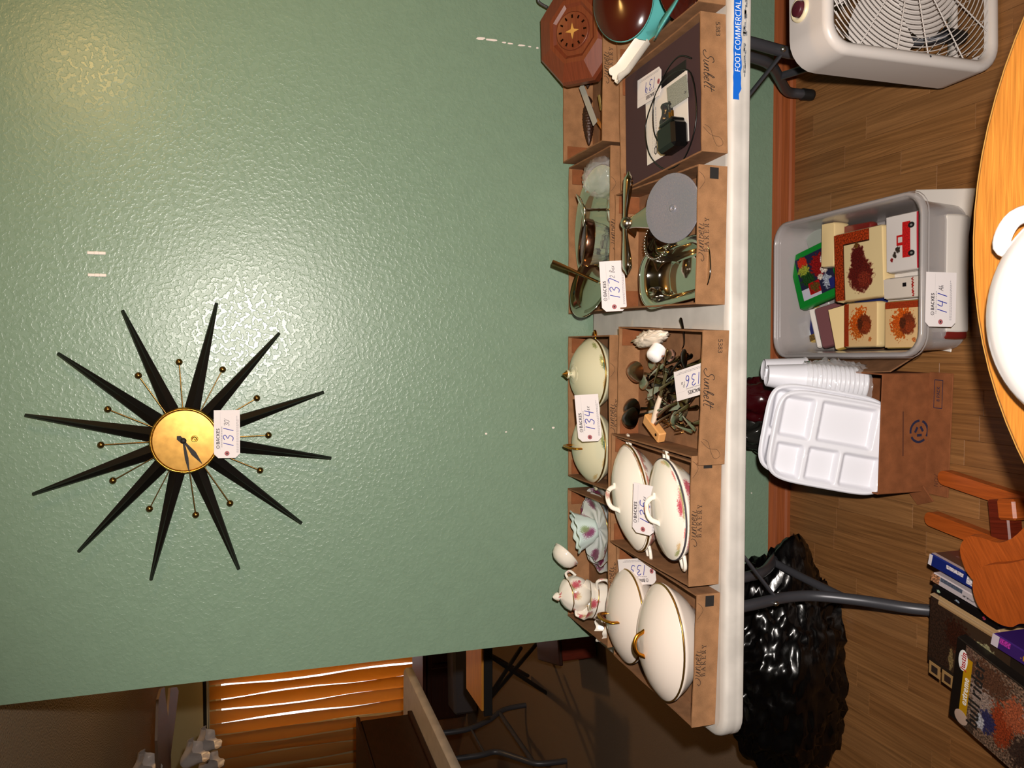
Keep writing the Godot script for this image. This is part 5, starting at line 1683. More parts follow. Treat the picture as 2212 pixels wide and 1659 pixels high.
	for q in [[0, 0.068, 0.482, "pumpkin napkin pack with a rust strip along its back edge, beside the gourd pack"], [1, 0.065, 0.64, "pumpkin napkin pack with a rust strip down its right edge, at the tub's left front corner"]]:
		var ops := [["blob", 0.5, 0.36, 0.26, 0.2, Color(0.72, 0.3, 0.08), 0.9], ["blob", 0.7, 0.5, 0.2, 0.2, Color(0.75, 0.32, 0.07), 0.9], ["blob", 0.32, 0.42, 0.16, 0.18, Color(0.7, 0.34, 0.1), 1.0], ["blob", 0.5, 0.62, 0.25, 0.23, Color(0.42, 0.17, 0.08), 0.2], ["blob", 0.44, 0.68, 0.13, 0.14, Color(0.5, 0.2, 0.09), 0.3], ["blob", 0.52, 0.5, 0.13, 0.08, Color(0.3, 0.14, 0.07), 0.4], ["blob", 0.16, 0.8, 0.06, 0.05, Color(0.7, 0.4, 0.2), 0.5]]
		ops.append(["rect", 0.0, 0.0, 1.0, 0.14, rust, 0.2] if q[0] == 0 else ["rect", 0.86, 0.0, 1.0, 1.0, rust, 0.2])
		pack("napkin_pack", q[3], "napkin pack", V(q[1], 0.088, q[2]), deg(7, 1, 0), 0.126, 0.118, 0.04, cream_side if q[0] == 0 else gold_side, print_mat("print_pumpkin_%d" % q[0], paint(144, 144, Color(0.84, 0.7, 0.5), ops, 25 + q[0]), 0.35), "napkin packs in the storage tub")
	# other packs, partly hidden
	var plain := [["blue and gold pack with a white barcode label in the tub's back left corner", V(0.07, 0.045, 0.17), deg(14, 22, 0), 0.118, 0.105, 0.03, gold_side, print_mat("print_barcode", paint(128, 128, Color(0.35, 0.25, 0.08), [["rect", 0.0, 0.35, 1.0, 0.8, Color(0.4, 0.3, 0.1), 0.8], ["rect", 0.18, 0.28, 0.78, 0.85, Color(0.1, 0.12, 0.38)], ["rect", 0.18, 0.28, 0.62, 0.66, Color(0.72, 0.74, 0.76)], ["rect", 0.24, 0.4, 0.5, 0.55, Color(0.45, 0.48, 0.48), 1.0]], 31), 0.4)],
		["thin whitish pack leaning beside the barcode pack", V(0.07, 0.05, 0.243), deg(38, 20, 0), 0.128, 0.07, 0.014, white_side, white_side],
		["shiny mauve foil-wrapped pack next to the thin whitish pack", V(0.07, 0.055, 0.287), deg(34, 19, 0), 0.128, 0.08, 0.024, mat("pack_mauve", Color(0.42, 0.27, 0.28), 0.15), M.pack_mauve],
		["cream-edged pack wrapped in shiny film just behind the pumpkin packs", V(0.066, 0.055, 0.365), deg(30, 17, 0), 0.128, 0.1, 0.028, gold_side, cream_side],
		["plain cream pack standing in the tub's back right part", V(0.305, 0.075, 0.345), deg(8, 0, 0), 0.13, 0.05, 0.06, cream_side, cream_side],
		["plain pale pack beside the cream pack, right side of the tub", V(0.33, 0.06, 0.42), deg(4, 0, 0), 0.06, 0.1, 0.03, red_side, red_side],
		["grey card-backed pack behind the green pack", V(0.34, 0.05, 0.235), deg(14, 23, 0), 0.06, 0.09, 0.03, mat("pack_grey", Color(0.55, 0.57, 0.54), 0.6), M.pack_grey],
		["pale blue pack against the tub's back wall", V(0.27, 0.03, 0.215), deg(10, 6, 0), 0.13, 0.05, 0.03, mat("pack_sky", Color(0.42, 0.52, 0.62), 0.35), M.pack_sky],
		["navy pack under the gourd pack", V(0.2, 0.04, 0.5), deg(0, 4, 0), 0.28, 0.2, 0.04, blue_side, blue_side],
		["white folded paper lying on the bottom at the tub's front", V(0.19, 0.01, 0.64), deg(0, 1, 0), 0.3, 0.2, 0.075, white_side, M.paper],
		["maroon pack seen through the front wall at the tub's left", V(0.075, 0.012, 0.66), deg(0, 0, 0), 0.1, 0.16, 0.07, red_side, red_side]]
	for q in plain:
		pack("napkin_pack", q[0], "napkin pack", q[1], q[2], q[3], q[4], q[5], q[6], q[7], "napkin packs in the storage tub")
	lot_tag("white lot tag numbered 141 on the storage tub front", V(0.121, 0.15, 0.788), deg(-8, 1, -1), "141", "Ah", 0.133, 0.083)

func carton() -> void:
	var o := thing("cardboard_carton", "brown cardboard carton with foam trays and cups under the table", "cardboard box", V(-0.222, 0, 0.435), deg(0, -1.5, 0))
	var w := 0.32
	var d := 0.35
	var h := 0.165
	var t := 0.004
	var k = M.kraft_dark
	part(o, "base", boxm(V(w, t, d)), k, V(0, t / 2, 0))
	var fr := part(o, "front_panel", boxm(V(w, h, t), 0.0008), k, V(0, h / 2, d / 2))
	part(o, "back_panel", boxm(V(w, h, t), 0.0008), k, V(0, h / 2, -d / 2))
	for s in [-1.0, 1.0]:
		part(o, "side_panel", boxm(V(t, h, d - t), 0.0008), k, V(s * w / 2, h / 2, 0))
	var fl := part(o, "front_flap", boxm(V(w + 0.01, t, 0.075), 0.001), k, V(0.0, 0.005, d / 2 + 0.038), deg(3, 0, 0))
	part(o, "side_flap", boxm(V(0.16, t, d + 0.03), 0.001), M.kraft_inside, V(w / 2 + 0.03, h * 0.56, 0.01), deg(0, 4, -64))
	part(o, "corner_flap", boxm(V(0.05, t, 0.06), 0.001), k, V(-w / 2 - 0.014, 0.012, d / 2 - 0.01), deg(0, 20, 28))
	# print: a ring of arrows, faint line, framed stamp, two words on the flap
	var z := t / 2 + 0.0006
	var b := MB.new()
	for a in 3:
		var arc := []
		for j in 8:
			var th := TAU * (a / 3.0) + j / 7.0 * 1.75
			arc.append(V2(cos(th) * 0.029, sin(th) * 0.029))
		b.ribbon([arc], 0.0065, z)
	for a in 3:
		var th0 := TAU * a / 3.0 + 0.5
		b.ribbon([[V2(cos(th0) * 0.013, sin(th0) * 0.013), V2(cos(th0 + 1.3) * 0.014, sin(th0 + 1.3) * 0.014)]], 0.007, z)
	part(fr, "recycling_mark", b.mesh(), M.print_navy, V(0.005, -0.045, 0))
	b = MB.new()
	b.ribbon([[V2(-0.06, 0.026), V2(0.06, 0.031)]], 0.004, z)
	part(fr, "faint_print", b.mesh(), mat("print_faint", Color(0.33, 0.17, 0.09), 0.85), V(0.0, -0.02, 0))
	b = MB.new()
	b.t = Transform3D(deg(-90, 0, 0), V(0, 0.003, 0))
	b.ribbon([[V2(0.07, 0.018), V2(0.145, 0.018)], [V2(0.145, 0.018), V2(0.145, -0.008)], [V2(0.145, -0.008), V2(0.07, -0.008)], [V2(0.07, -0.008), V2(0.07, 0.018)]], 0.0018)
	part(fl, "stamp_frame", b.mesh(), M.print_navy)
	lettering(fl, "8 PACK", 0.009, M.print_navy, V(0.107, 0.0028, -0.005), deg(-90, 0, 0))
	lettering(fl, "NOV", 0.012, M.print_faint, V(-0.125, 0.0028, 0.0), deg(-90, 0, 0))
	lettering(fl, "15 FT", 0.01, M.print_faint, V(-0.125, 0.0028, 0.018), deg(-90, 0, 0))
	# foam compartment trays leaning in it
	var comps := [[-0.068, 0.107, 0.042, 0.032], [0.05, 0.105, 0.052, 0.038], [-0.066, 0.016, 0.042, 0.037], [0.052, -0.03, 0.052, 0.07], [-0.066, -0.085, 0.042, 0.045]]
	b = MB.new()
	var hx := 0.128
	var hy := 0.165
	for sg in [0, 1]:
		b.grid(84, 104, func(a, q):
			# rounded-square map of the unit square
			var x: float = (a * 2 - 1)
			var y: float = (1 - q * 2)
			var m := maxf(absf(x), absf(y))
			var l := pow(pow(absf(x), 5.0) + pow(absf(y), 5.0), 0.2)
			var s: float = m / l if l > 1e-5 else 1.0
			x *= hx * s
			y *= hy * s
			var edge: float = m
			var z0 := -0.006
			for c in comps:
				var dx: float = smoothstep(0.0, 0.011, c[2] + 0.006 - absf(x - c[0]))
				var dy: float = smoothstep(0.0, 0.011, c[3] + 0.006 - absf(y - c[1]))
				z0 -= 0.017 * dx * dy
			z0 = lerpf(z0, 0.0, smoothstep(0.9, 0.96, edge))
			z0 -= 0.006 * smoothstep(0.97, 1.0, edge)
			return V(x, y, z0 - sg * 0.0022), false, false, sg == 0)
	var tm := b.mesh()
	for q in [[V(-0.252, 0.262, 0.545), "white foam tray with five compartments, front one leaning in the carton"], [V(-0.236, 0.268, 0.515), "second white foam tray nested behind the front one"]]:
		var tr := thing("foam_tray", q[1], "tray", q[0], deg(-22, 0, -10), "foam trays in the carton")
		part(tr, "tray_body", tm, M.foam)
	# stacked foam cups
	var a0 := V(-0.074, 0.372, 0.40)
	var dir := (V(-0.098, 0.12, 0.50) - a0).normalized()
	b = MB.new()
	b.lathe([V2(0.001, 0.006), V2(0.026, 0.006), V2(0.0275, 0.0), V2(0.03, 0.001), V2(0.037, 0.06), V2(0.0435, 0.11), V2(0.046, 0.112), V2(0.046, 0.117), V2(0.0425, 0.117), V2(0.035, 0.06), V2(0.028, 0.01), V2(0.001, 0.01)], 36)
	var cup := b.mesh()
	var yb := dir
	var xb := yb.cross(V(0, 0, 1)).normalized()
	var bas := Basis(xb, yb, xb.cross(yb))
	for k2 in 13:
		var lbl := "white foam cup in the leaning stack, bottom outward, cup %s" % ["at the top end showing its round base", "second from the top end", "third from the top end", "fourth from the top end", "fifth from the top end", "sixth from the top end", "seventh from the top end", "eighth, half under the film", "ninth, under the film", "tenth, under the film", "eleventh, under the film", "twelfth, deep in the carton", "last, deepest in the carton"][k2]
		var c := thing("foam_cup", lbl, "cup", a0 + dir * (0.0125 * k2), bas, "stacked foam cups in the carton")
		part(c, "cup_body", cup, M.foam)
	var c2 := thing("foam_cup", "foam cup peeking out dark behind the stack's top end", "cup", V(-0.058, 0.352, 0.355), bas, "foam cups behind the stack")
	part(c2, "cup_body", cup, M.foam)
	c2 = thing("foam_cup", "foam cup whose rim shows just behind the foam tray's upper corner", "cup", V(-0.165, 0.30, 0.44), bas, "foam cups behind the stack")
	part(c2, "cup_body", cup, M.foam)
	# crinkled film round the lower cups
	b = MB.new()
	var fz := noise(6.0, 3, 91)
	b.grid(48, 30, func(a, q):
		var th: float = a * TAU
		var r: float = (0.05 + 0.022 * smoothstep(0.0, 0.5, q)) * (0.92 + 0.3 * absf(fz.get_noise_3d(cos(th), q * 3.0, sin(th))))
		var c: Vector3 = a0 + dir * (0.095 + 0.17 * q) + V(-0.02 * q, 0, 0.01)
		return c + xb * cos(th) * r + xb.cross(yb) * sin(th) * r * 0.8, true)
	single("film_bag", b.mesh(), M.clear_film, "crinkled clear film bag over the lower foam cups in the carton", "plastic bag")
	# dark bags behind
	for q in [["maroon_bag", "glossy maroon bag behind the foam cups under the table", Color(0.2, 0.02, 0.04), V(-0.165, 0.17, 0.13), V(0.075, 0.14, 0.07), 94], ["grey_bag", "dark grey plastic bag behind the foam tray under the table", Color(0.12, 0.12, 0.11), V(-0.265, 0.13, 0.14), V(0.1, 0.13, 0.08), 95]]:
		b = MB.new()
		var fq := noise(1.6, 3, q[5])
		var sc: Vector3 = q[4]
		b.grid(40, 24, func(a, qq):
			var th: float = -a * TAU
			var ph: float = (qq - 0.5) * PI
			var dd := V(cos(th) * cos(ph), sin(ph), sin(th) * cos(ph))
			var r := 1.0 + 0.35 * fq.get_noise_3d(dd.x, dd.y, dd.z)
			return dd * r * sc, true)
		single(q[0], b.mesh(), mat(q[0] + "_film", q[2], 0.2), q[1], "bag", q[3])

func trash_bag() -> void:
	var b := MB.new()
	var f := noise(1.3, 3, 101)
	var f2 := noise(4.0, 3, 102)
	b.grid(110, 64, func(a, q):
		var th: float = -a * TAU
		var ph: float = (q - 0.5) * PI
		var d := V(cos(th) * cos(ph), sin(ph), sin(th) * cos(ph))
		var r := 1.0 + 0.16 * f.get_noise_3d(d.x, d.y, d.z)
		r -= 0.1 * pow(1.0 - absf(f2.get_noise_3d(d.x, d.y * 0.6, d.z)), 6.0)
		r += 0.05 * f2.get_noise_3d(d.x * 2, d.y * 2, d.z * 2)
		# drawn-out corner toward the carton
		var corner := pow(maxf(0.0, d.dot(V(0.97, -0.12, 0.2).normalized())), 14.0)
		r += 0.22 * corner
		var p := V(d.x * 0.345, d.y * 0.235, d.z * 0.18) * r
		p.y = maxf(p.y, -0.128 + 0.004 * f2.get_noise_2d(p.x * 3, p.z * 3))
		return p, true)
	var m := mat("bag_black", Color(0.016, 0.014, 0.016), 0.24)
	m.uv1_triplanar = true
	m.uv1_scale = Vector3.ONE * 3.0
	m.heightmap_enabled = true
	m.heightmap_texture = noise_tex(256, 0.03, 0.0, 1.0, 104, 4, 1.0, 2.2)
	m.heightmap_scale = 0.12
	single("trash_bag", b.mesh(), m, "full black plastic trash bag on the floor under the table's left end", "trash bag", V(-1.0, 0.134, 0.175), deg(0, 4, 0))
	b = MB.new()
	var fg := noise(8.0, 3, 105)
	b.grid(18, 12, func(a, q): return V((a - 0.5) * 0.075 * (0.7 + 0.4 * fg.get_noise_2d(q, 3.0)), 0.01 * sin(a * PI) + 0.012 * fg.get_noise_2d(a, q), (q - 0.5) * 0.06 * (0.8 + 0.4 * fg.get_noise_2d(a, 9.0))), false, false, true)
	single("green_scrap", b.mesh(), mat("green_cloth", Color(0.14, 0.26, 0.12), 0.8), "dull green scrap on top of the black trash bag", "scrap", V(-1.09, 0.352, 0.2), deg(16, 10, 12))

func box_fan() -> void:
	var W := mat("fan_plastic", Color(0.8, 0.77, 0.75), 0.35)
	var o := thing("box_fan", "white box fan standing on the floor at the right picture edge", "fan", V(0.928, 0.258, 0.735), deg(0, 2, 0))
	var b := MB.new()
	b.t = Transform3D(deg(90, 0, 0), Vector3.ZERO)
	var hw := 0.258
	loft(b, [rr(hw - 0.03, hw - 0.03, 0.045, -0.05), rr(hw - 0.03, hw - 0.03, 0.045, -0.066), rr(hw - 0.008, hw - 0.008, 0.06, -0.07), rr(hw, hw, 0.068, -0.062), rr(hw, hw, 0.068, 0.052), rr(hw - 0.003, hw - 0.003, 0.066, 0.061), rr(hw - 0.01, hw - 0.01, 0.06, 0.067), rr(hw - 0.02, hw - 0.02, 0.052, 0.067), rr(hw - 0.028, hw - 0.028, 0.046, 0.061), rr(hw - 0.03, hw - 0.03, 0.045, 0.045)])
	part(o, "housing", b.mesh(), W)
	# wire grille front and back: arcs kept inside the rounded square, and spokes
	var hi := hw - 0.029
	for side in [[0.056, "front_grille", 25], [-0.058, "back_grille", 13]]:
		var n: int = side[2]
		for k in n:
			var r := 0.034 + k * (0.285 / n)
			b = MB.new()
			var run := []
			for j in 121:
				var th := TAU * j / 120.0
				var p := V(cos(th) * r, sin(th) * r, side[0])
				var ok := maxf(absf(p.x), absf(p.y)) < hi and Vector2(absf(p.x), absf(p.y)).length() < 0.302
				if ok:
					run.append(p)
				if not ok or j == 120:
					if run.size() > 2:
						b.tube(run, 0.0013, 5)
					run = []
			if b.v.size():
				part(o, "grille_ring", b.mesh(), W)
		for k in 16 if n > 20 else 8:
			var th := TAU * (k + 0.5) / (16.0 if n > 20 else 8.0)
			var l := minf(hi / maxf(absf(cos(th)), absf(sin(th))), 0.305)
			b = MB.new()
			b.tube([V(cos(th) * 0.03, sin(th) * 0.03, side[0] - 0.002), V(cos(th) * l, sin(th) * l, side[0] - 0.002)], 0.0018, 6)
			part(o, "grille_spoke", b.mesh(), W)
	b = MB.new()
	b.t = Transform3D(deg(90, 0, 0), Vector3.ZERO)
	b.lathe([V2(0.001, 0.06), V2(0.03, 0.059), V2(0.034, 0.054)].duplicate(), 28, 1, 1, Vector3.ZERO)
	part(o, "grille_cap", b.mesh(), W)
	b = MB.new()
	b.t = Transform3D(deg(90, 0, 0), Vector3.ZERO)
	b.lathe([V2(0.05, -0.03), V2(0.052, 0.0), V2(0.048, 0.022), V2(0.03, 0.03), V2(0.001, 0.032)], 28)
	part(o, "hub", b.mesh(), W)
	for k in 5:
		b = MB.new()
		b.t = Transform3D(deg(0, 0, 72.0 * k + 12), Vector3.ZERO)
		for sg in [0, 1]:
			b.grid(14, 16, func(a, q):
				var r: float = lerpf(0.045, 0.212, q)
				var half: float = lerpf(0.32, 0.46, sin(q * PI * 0.75)) * (1.0 - 0.35 * smoothstep(0.85, 1.0, q))
				var th: float = (a - 0.5) * 2.0 * half + 0.35 * q
				return V(cos(th) * r, sin(th) * r, -0.032 + (a - 0.3) * 0.055 * (1.0 - 0.35 * q) - sg * 0.002), false, false, sg == 1)
		part(o, "blade", b.mesh(), W)
	b = MB.new()
	b.lathe([V2(0.03, 0.0), V2(0.029, 0.006), V2(0.024, 0.008), V2(0.02, 0.004)], 28)
	part(o, "dial_ring", b.mesh(), mat("fan_cream", Color(0.88, 0.82, 0.68), 0.4), V(-0.13, hw, -0.02))
	b = MB.new()
	b.lathe([V2(0.019, 0.0), V2(0.018, 0.012), V2(0.014, 0.014), V2(0.001, 0.014)], 20)
	part(o, "dial_knob", b.mesh(), mat("knob_maroon", Color(0.3, 0.1, 0.14), 0.4), V(-0.13, hw, -0.02))
	for p in [V(-0.14, hw - 0.016, 0.066), V(-0.239, -0.04, 0.066)]:
		b = MB.new()
		b.ball(0.0035, Vector3.ZERO, V(1, 1, 0.6), 8)
		part(o, "screw", b.mesh(), M.steel_grey, p)

func floor_things() -> void:
	tote()
	carton()
	trash_bag()
	box_fan()

func foreground() -> void:
	# round oak table with a rounded edge
	var o := thing("round_table", "round oak table in the foreground carrying the white covered bowl", "table", V(0.165, 0, 2.045))
	var b := MB.new()
	var R := 0.61
	b.lathe([V2(0.001, 0.722), V2(R - 0.02, 0.722), V2(R - 0.008, 0.725), V2(R, 0.732), V2(R, 0.742), V2(R - 0.003, 0.747), V2(R - 0.008, 0.75), V2(0.001, 0.75)], 96)
	part(o, "tabletop", b.mesh(), M.oak)
	b = MB.new()
	b.lathe([V2(R + 0.0006, 0.7355), V2(R + 0.0012, 0.741), V2(R + 0.0002, 0.746)], 96)
	part(o, "edge_strip", b.mesh(), M.oak_edge)
	b = MB.new()
	b.lathe([V2(0.045, 0.12), V2(0.07, 0.16), V2(0.05, 0.26), V2(0.075, 0.4), V2(0.055, 0.56), V2(0.08, 0.68), V2(0.16, 0.722)], 32)
	part(o, "pedestal", b.mesh(), M.oak)
	for k in 4:
		b = MB.new()
		var th := TAU * k / 4.0 + 0.78
		b.tube(smooth_path([V(cos(th) * 0.04, 0.2, sin(th) * 0.04), V(cos(th) * 0.16, 0.15, sin(th) * 0.16), V(cos(th) * 0.28, 0.06, sin(th) * 0.28), V(cos(th) * 0.36, 0.022, sin(th) * 0.36)], 5), 0.026, 10)
		part(o, "foot", b.mesh(), M.oak)
	# large white covered bowl on it
	var w := thing("white_bowl", "large glossy white covered bowl on the round oak table", "bowl", V(0.045, 0.75, 1.665))
	b = MB.new()
	b.lathe([V2(0.001, 0.003), V2(0.08, 0.003), V2(0.082, 0.0), V2(0.088, 0.001), V2(0.11, 0.012), V2(0.13, 0.03), V2(0.14, 0.05), V2(0.142, 0.058)], 64)
	part(w, "bowl_body", b.mesh(), M.white_gloss)
	b = MB.new()
	b.lathe([V2(0.138, 0.057), V2(0.143, 0.06), V2(0.143, 0.064), V2(0.135, 0.072), V2(0.11, 0.09), V2(0.075, 0.105), V2(0.04, 0.113), V2(0.012, 0.116), V2(0.001, 0.117)], 64)
	part(w, "lid", b.mesh(), M.white_gloss)
	b = MB.new()
	b.tube(smooth_path([V(0.085, 0.042, -0.105), V(0.095, 0.047, -0.135), V(0.13, 0.047, -0.115), V(0.135, 0.042, -0.06)], 6), 0.012, 10, false, 0.8)
	part(w, "side_handle", b.mesh(), M.white_gloss)
	rack()
	cases()

func rack() -> void:
	var o := thing("wooden_rack", "orange-brown wooden rack with two round-ended floor rails and scalloped boards", "rack", V(-0.42, 0, 0.9))
	var off := V(0.42, 0, -0.9)
	for q in [[V(-0.335, 0, 0.672), V(-0.378, 0, 1.03)], [V(-0.452, 0, 0.63), V(-0.5, 0, 1.03)]]:
		var p0: Vector3 = q[0] + off
		var p1: Vector3 = q[1] + off
		var l := (p1 - p0).length()
		var b := MB.new()
		var poly := PackedVector2Array()
		for k in 13:
			var th := PI / 2 + PI * k / 12.0
			poly.append(V2(0.019 + cos(th) * 0.019, sin(th) * 0.019))
		poly.append(V2(l, -0.019))
		poly.append(V2(l, 0.019))
		b.t = Transform3D(Basis((p1 - p0) / l, V(0, 1, 0).cross((p1 - p0) / l), V(0, 1, 0)), p0 + V(0, 0.016, 0))
		b.prism(poly, 0.03)
		part(o, "rail", b.mesh(), M.orange_wood)
	part(o, "cross_piece", boxm(V(0.135, 0.045, 0.055), 0.004), M.red_wood, V(-0.425, 0.052, 0.9) + off, deg(0, 8, 0))
	part(o, "corner_block", boxm(V(0.05, 0.05, 0.05), 0.006), M.orange_wood, V(-0.376, 0.055, 0.92) + off, deg(0, 8, 0))
	# scalloped boards, one above the other
	var shape := [[[-0.085, 0.0], [-0.07, 0.042], [-0.035, 0.06], [0.0, 0.048], [0.03, 0.03], [0.07, 0.03], [0.16, 0.05], [0.17, -0.05], [0.07, -0.035], [0.03, -0.03], [-0.005, -0.048], [-0.05, -0.055], [-0.078, -0.035]], [[-0.06, 0.03], [-0.02, 0.068], [0.05, 0.07], [0.14, 0.06], [0.14, -0.06], [0.09, -0.06], [0.07, -0.072], [0.045, -0.06], [0.02, -0.056], [-0.005, -0.062], [-0.035, -0.052], [-0.065, -0.02]]]
	var places := [[V(-0.455, 0.215, 1.02), -64.0], [V(-0.53, 0.232, 1.055), -70.0]]
	for k in 2:
		var pts := []
		for p in shape[k]:
			pts.append(V2(p[0], p[1]))
		var b := MB.new()
		b.prism(PackedVector2Array(smooth_path(pts, 5, true)), 0.02)
		var at: Vector3 = places[k][0]
		part(o, "scalloped_board", b.mesh(), M.orange_wood, at + off, deg(0, places[k][1], 0) * deg(-78, 0, 0))
	for x in [-0.45, -0.56]:
		part(o, "upright", boxm(V(0.03, 0.2, 0.03), 0.004), M.red_wood, V(x, 0.11, 1.09) + off)

func cases() -> void:
	# row of cases standing spine up, running away from the camera
	var yaw := 11.5
	var bas := deg(0, -yaw, 0)
	var rows := [
		["blue video case with white ends standing nearest the wooden rack, spine up", -0.535, 0.875, 0.03, 0.185, 0.168, "case_blue", Color(0.08, 0.14, 0.42), [["rect", 0.0, 0.0, 1.0, 0.06, Color(0.85, 0.82, 0.85)], ["rect", 0.5, 0.3, 0.85, 0.58, Color(0.78, 0.75, 0.78), 0.5], ["rect", 0.2, 0.64, 0.9, 0.95, Color(0.8, 0.78, 0.82), 0.4], ["rect", 0.35, 0.74, 0.6, 0.86, Color(0.2, 0.18, 0.25)]]],
		["pale video case with a coloured picture strip on its spine, left of the blue one", -0.579, 0.882, 0.024, 0.19, 0.163, "case_pale", Color(0.72, 0.68, 0.7), [["rect", 0.0, 0.0, 1.0, 0.14, Color(0.6, 0.42, 0.3), 1.0], ["rect", 0.55, 0.15, 1.0, 0.5, Color(0.3, 0.33, 0.4), 0.4], ["rect", 0.3, 0.52, 0.5, 0.7, Color(0.5, 0.48, 0.5), 1.0], ["rect", 0.1, 0.76, 0.9, 0.98, Color(0.62, 0.4, 0.36), 1.2]]],
		["black video case with small coloured marks on its spine, beside the tan book", -0.607, 0.885, 0.02, 0.195, 0.16, "case_black", Color(0.05, 0.04, 0.05), [["blob", 0.4, 0.1, 0.2, 0.03, Color(0.6, 0.7, 0.6), 0.6], ["blob", 0.6, 0.4, 0.2, 0.04, Color(0.5, 0.55, 0.6), 0.8], ["blob", 0.5, 0.8, 0.3, 0.03, Color(0.6, 0.2, 0.3), 0.8]]],
		["thick tan book block standing between the black case and the portrait box", -0.633, 0.888, 0.026, 0.175, 0.152, "case_tan", Color(0.7, 0.58, 0.42), [["rect", 0.0, 0.0, 0.2, 1.0, Color(0.6, 0.48, 0.34)], ["rect", 0.45, 0.0, 0.5, 1.0, Color(0.62, 0.5, 0.36)], ["rect", 0.75, 0.0, 0.8, 1.0, Color(0.62, 0.5, 0.36)]]],
		["purple video case with white end beyond the tan book", -0.668, 1.04, 0.03, 0.14, 0.17, "case_purple", Color(0.22, 0.12, 0.4), [["rect", 0.0, 0.0, 1.0, 0.14, Color(0.8, 0.76, 0.8)], ["rect", 0.5, 0.15, 1.0, 0.35, Color(0.65, 0.2, 0.6), 0.6], ["blob", 0.5, 0.75, 0.4, 0.18, Color(0.75, 0.55, 0.12), 0.5]]],
	]
	for q in rows:
		var o := thing("video_case", q[0], "video case", V(q[1], 0.0, q[2]), bas, "cases standing in a row by the wooden rack")
		var body := mat(q[6], q[7], 0.3)
		part(o, "case_body", boxm(V(q[3], q[5], q[4]), 0.004), body, V(0, q[5] / 2, 0))
		var b := MB.new()
		b.t = Transform3D(deg(-90, 0, 0), V(0, q[5] + 0.0006, 0))
		b.plate(q[3] - 0.003, q[4] - 0.003)
		part(o, "spine_print", b.mesh(), print_mat("spine_" + q[6], paint(32, 192, q[7], q[8], 41), 0.3))
		if q[6] == "case_blue":
			b = MB.new()
			b.t = Transform3D(deg(0, 90, 0), V(q[3] / 2 + 0.0006, q[5] / 2, 0))
			b.plate(q[4] - 0.006, q[5] - 0.006)
			part(o, "cover_print", b.mesh(), print_mat("cover_blue", paint(96, 96, Color(0.16, 0.13, 0.17), [["rect", 0.0, 0.0, 1.0, 0.08, Color(0.75, 0.7, 0.72)], ["rect", 0.3, 0.3, 0.85, 0.62, Color(0.42, 0.36, 0.4), 0.7], ["rect", 0.0, 0.7, 1.0, 1.0, Color(0.12, 0.12, 0.22)]], 42), 0.3))
	# leaning box with a portrait-like cover, over its lower edge three small stamps
	var face := [["rect", 0.0, 0.0, 1.0, 0.3, Color(0.2, 0.14, 0.11), 0.5], ["blob", 0.2, 0.3, 0.2, 0.03, Color(0.5, 0.42, 0.28), 0.6], ["blob", 0.62, 0.36, 0.26, 0.16, Color(0.2, 0.1, 0.07), 0.5], ["blob", 0.52, 0.56, 0.2, 0.15, Color(0.6, 0.4, 0.26), 0.45], ["blob", 0.3, 0.6, 0.16, 0.1, Color(0.66, 0.45, 0.3), 0.4], ["blob", 0.34, 0.46, 0.12, 0.12, Color(0.3, 0.17, 0.12), 0.5], ["blob", 0.3, 0.8, 0.2, 0.1, Color(0.5, 0.34, 0.24), 0.6], ["blob", 0.68, 0.7, 0.1, 0.12, Color(0.6, 0.58, 0.44), 0.4]]
	var pb := thing("portrait_box", "flat box with a dim brown two-face picture cover, leaning on the case row", "box", V(-0.73, 0.125, 0.905), deg(0, -yaw, 0) * deg(0, 0, 10))
	part(pb, "box_body", boxm(V(0.19, 0.022, 0.3), 0.002), mat("box_dark", Color(0.13, 0.1, 0.08), 0.4))
	var b := MB.new()
	b.t = Transform3D(deg(-90, 0, 0), V(0.006, 0.0117, -0.03))
	b.plate(0.172, 0.235)
	part(pb, "cover_print", b.mesh(), print_mat("cover_face", paint(160, 224, Color(0.24, 0.18, 0.13), face, 43), 0.3))
	part(pb, "cover_edge", boxm(V(0.003, 0.024, 0.3), 0.0005), mat("edge_tan", Color(0.62, 0.52, 0.4), 0.6), V(0.0955, 0.0, 0))
	for k in 3:
		var st := part(pb, "stamp", boxm(V(0.036, 0.0012, 0.036), 0.0003), mat("stamp_%d" % k, [Color(0.6, 0.47, 0.3), Color(0.6, 0.47, 0.3), Color(0.3, 0.34, 0.55)][k], 0.5), V(-0.108, 0.0115, -0.125 + k * 0.042))
		part(st, "stamp_picture", boxm(V(0.02, 0.0008, 0.02), 0.0002), mat("stamp_in_%d" % k, [Color(0.16, 0.12, 0.1), Color(0.18, 0.12, 0.1), Color(0.4, 0.16, 0.2)][k], 0.5), V(0, 0.0008, 0))
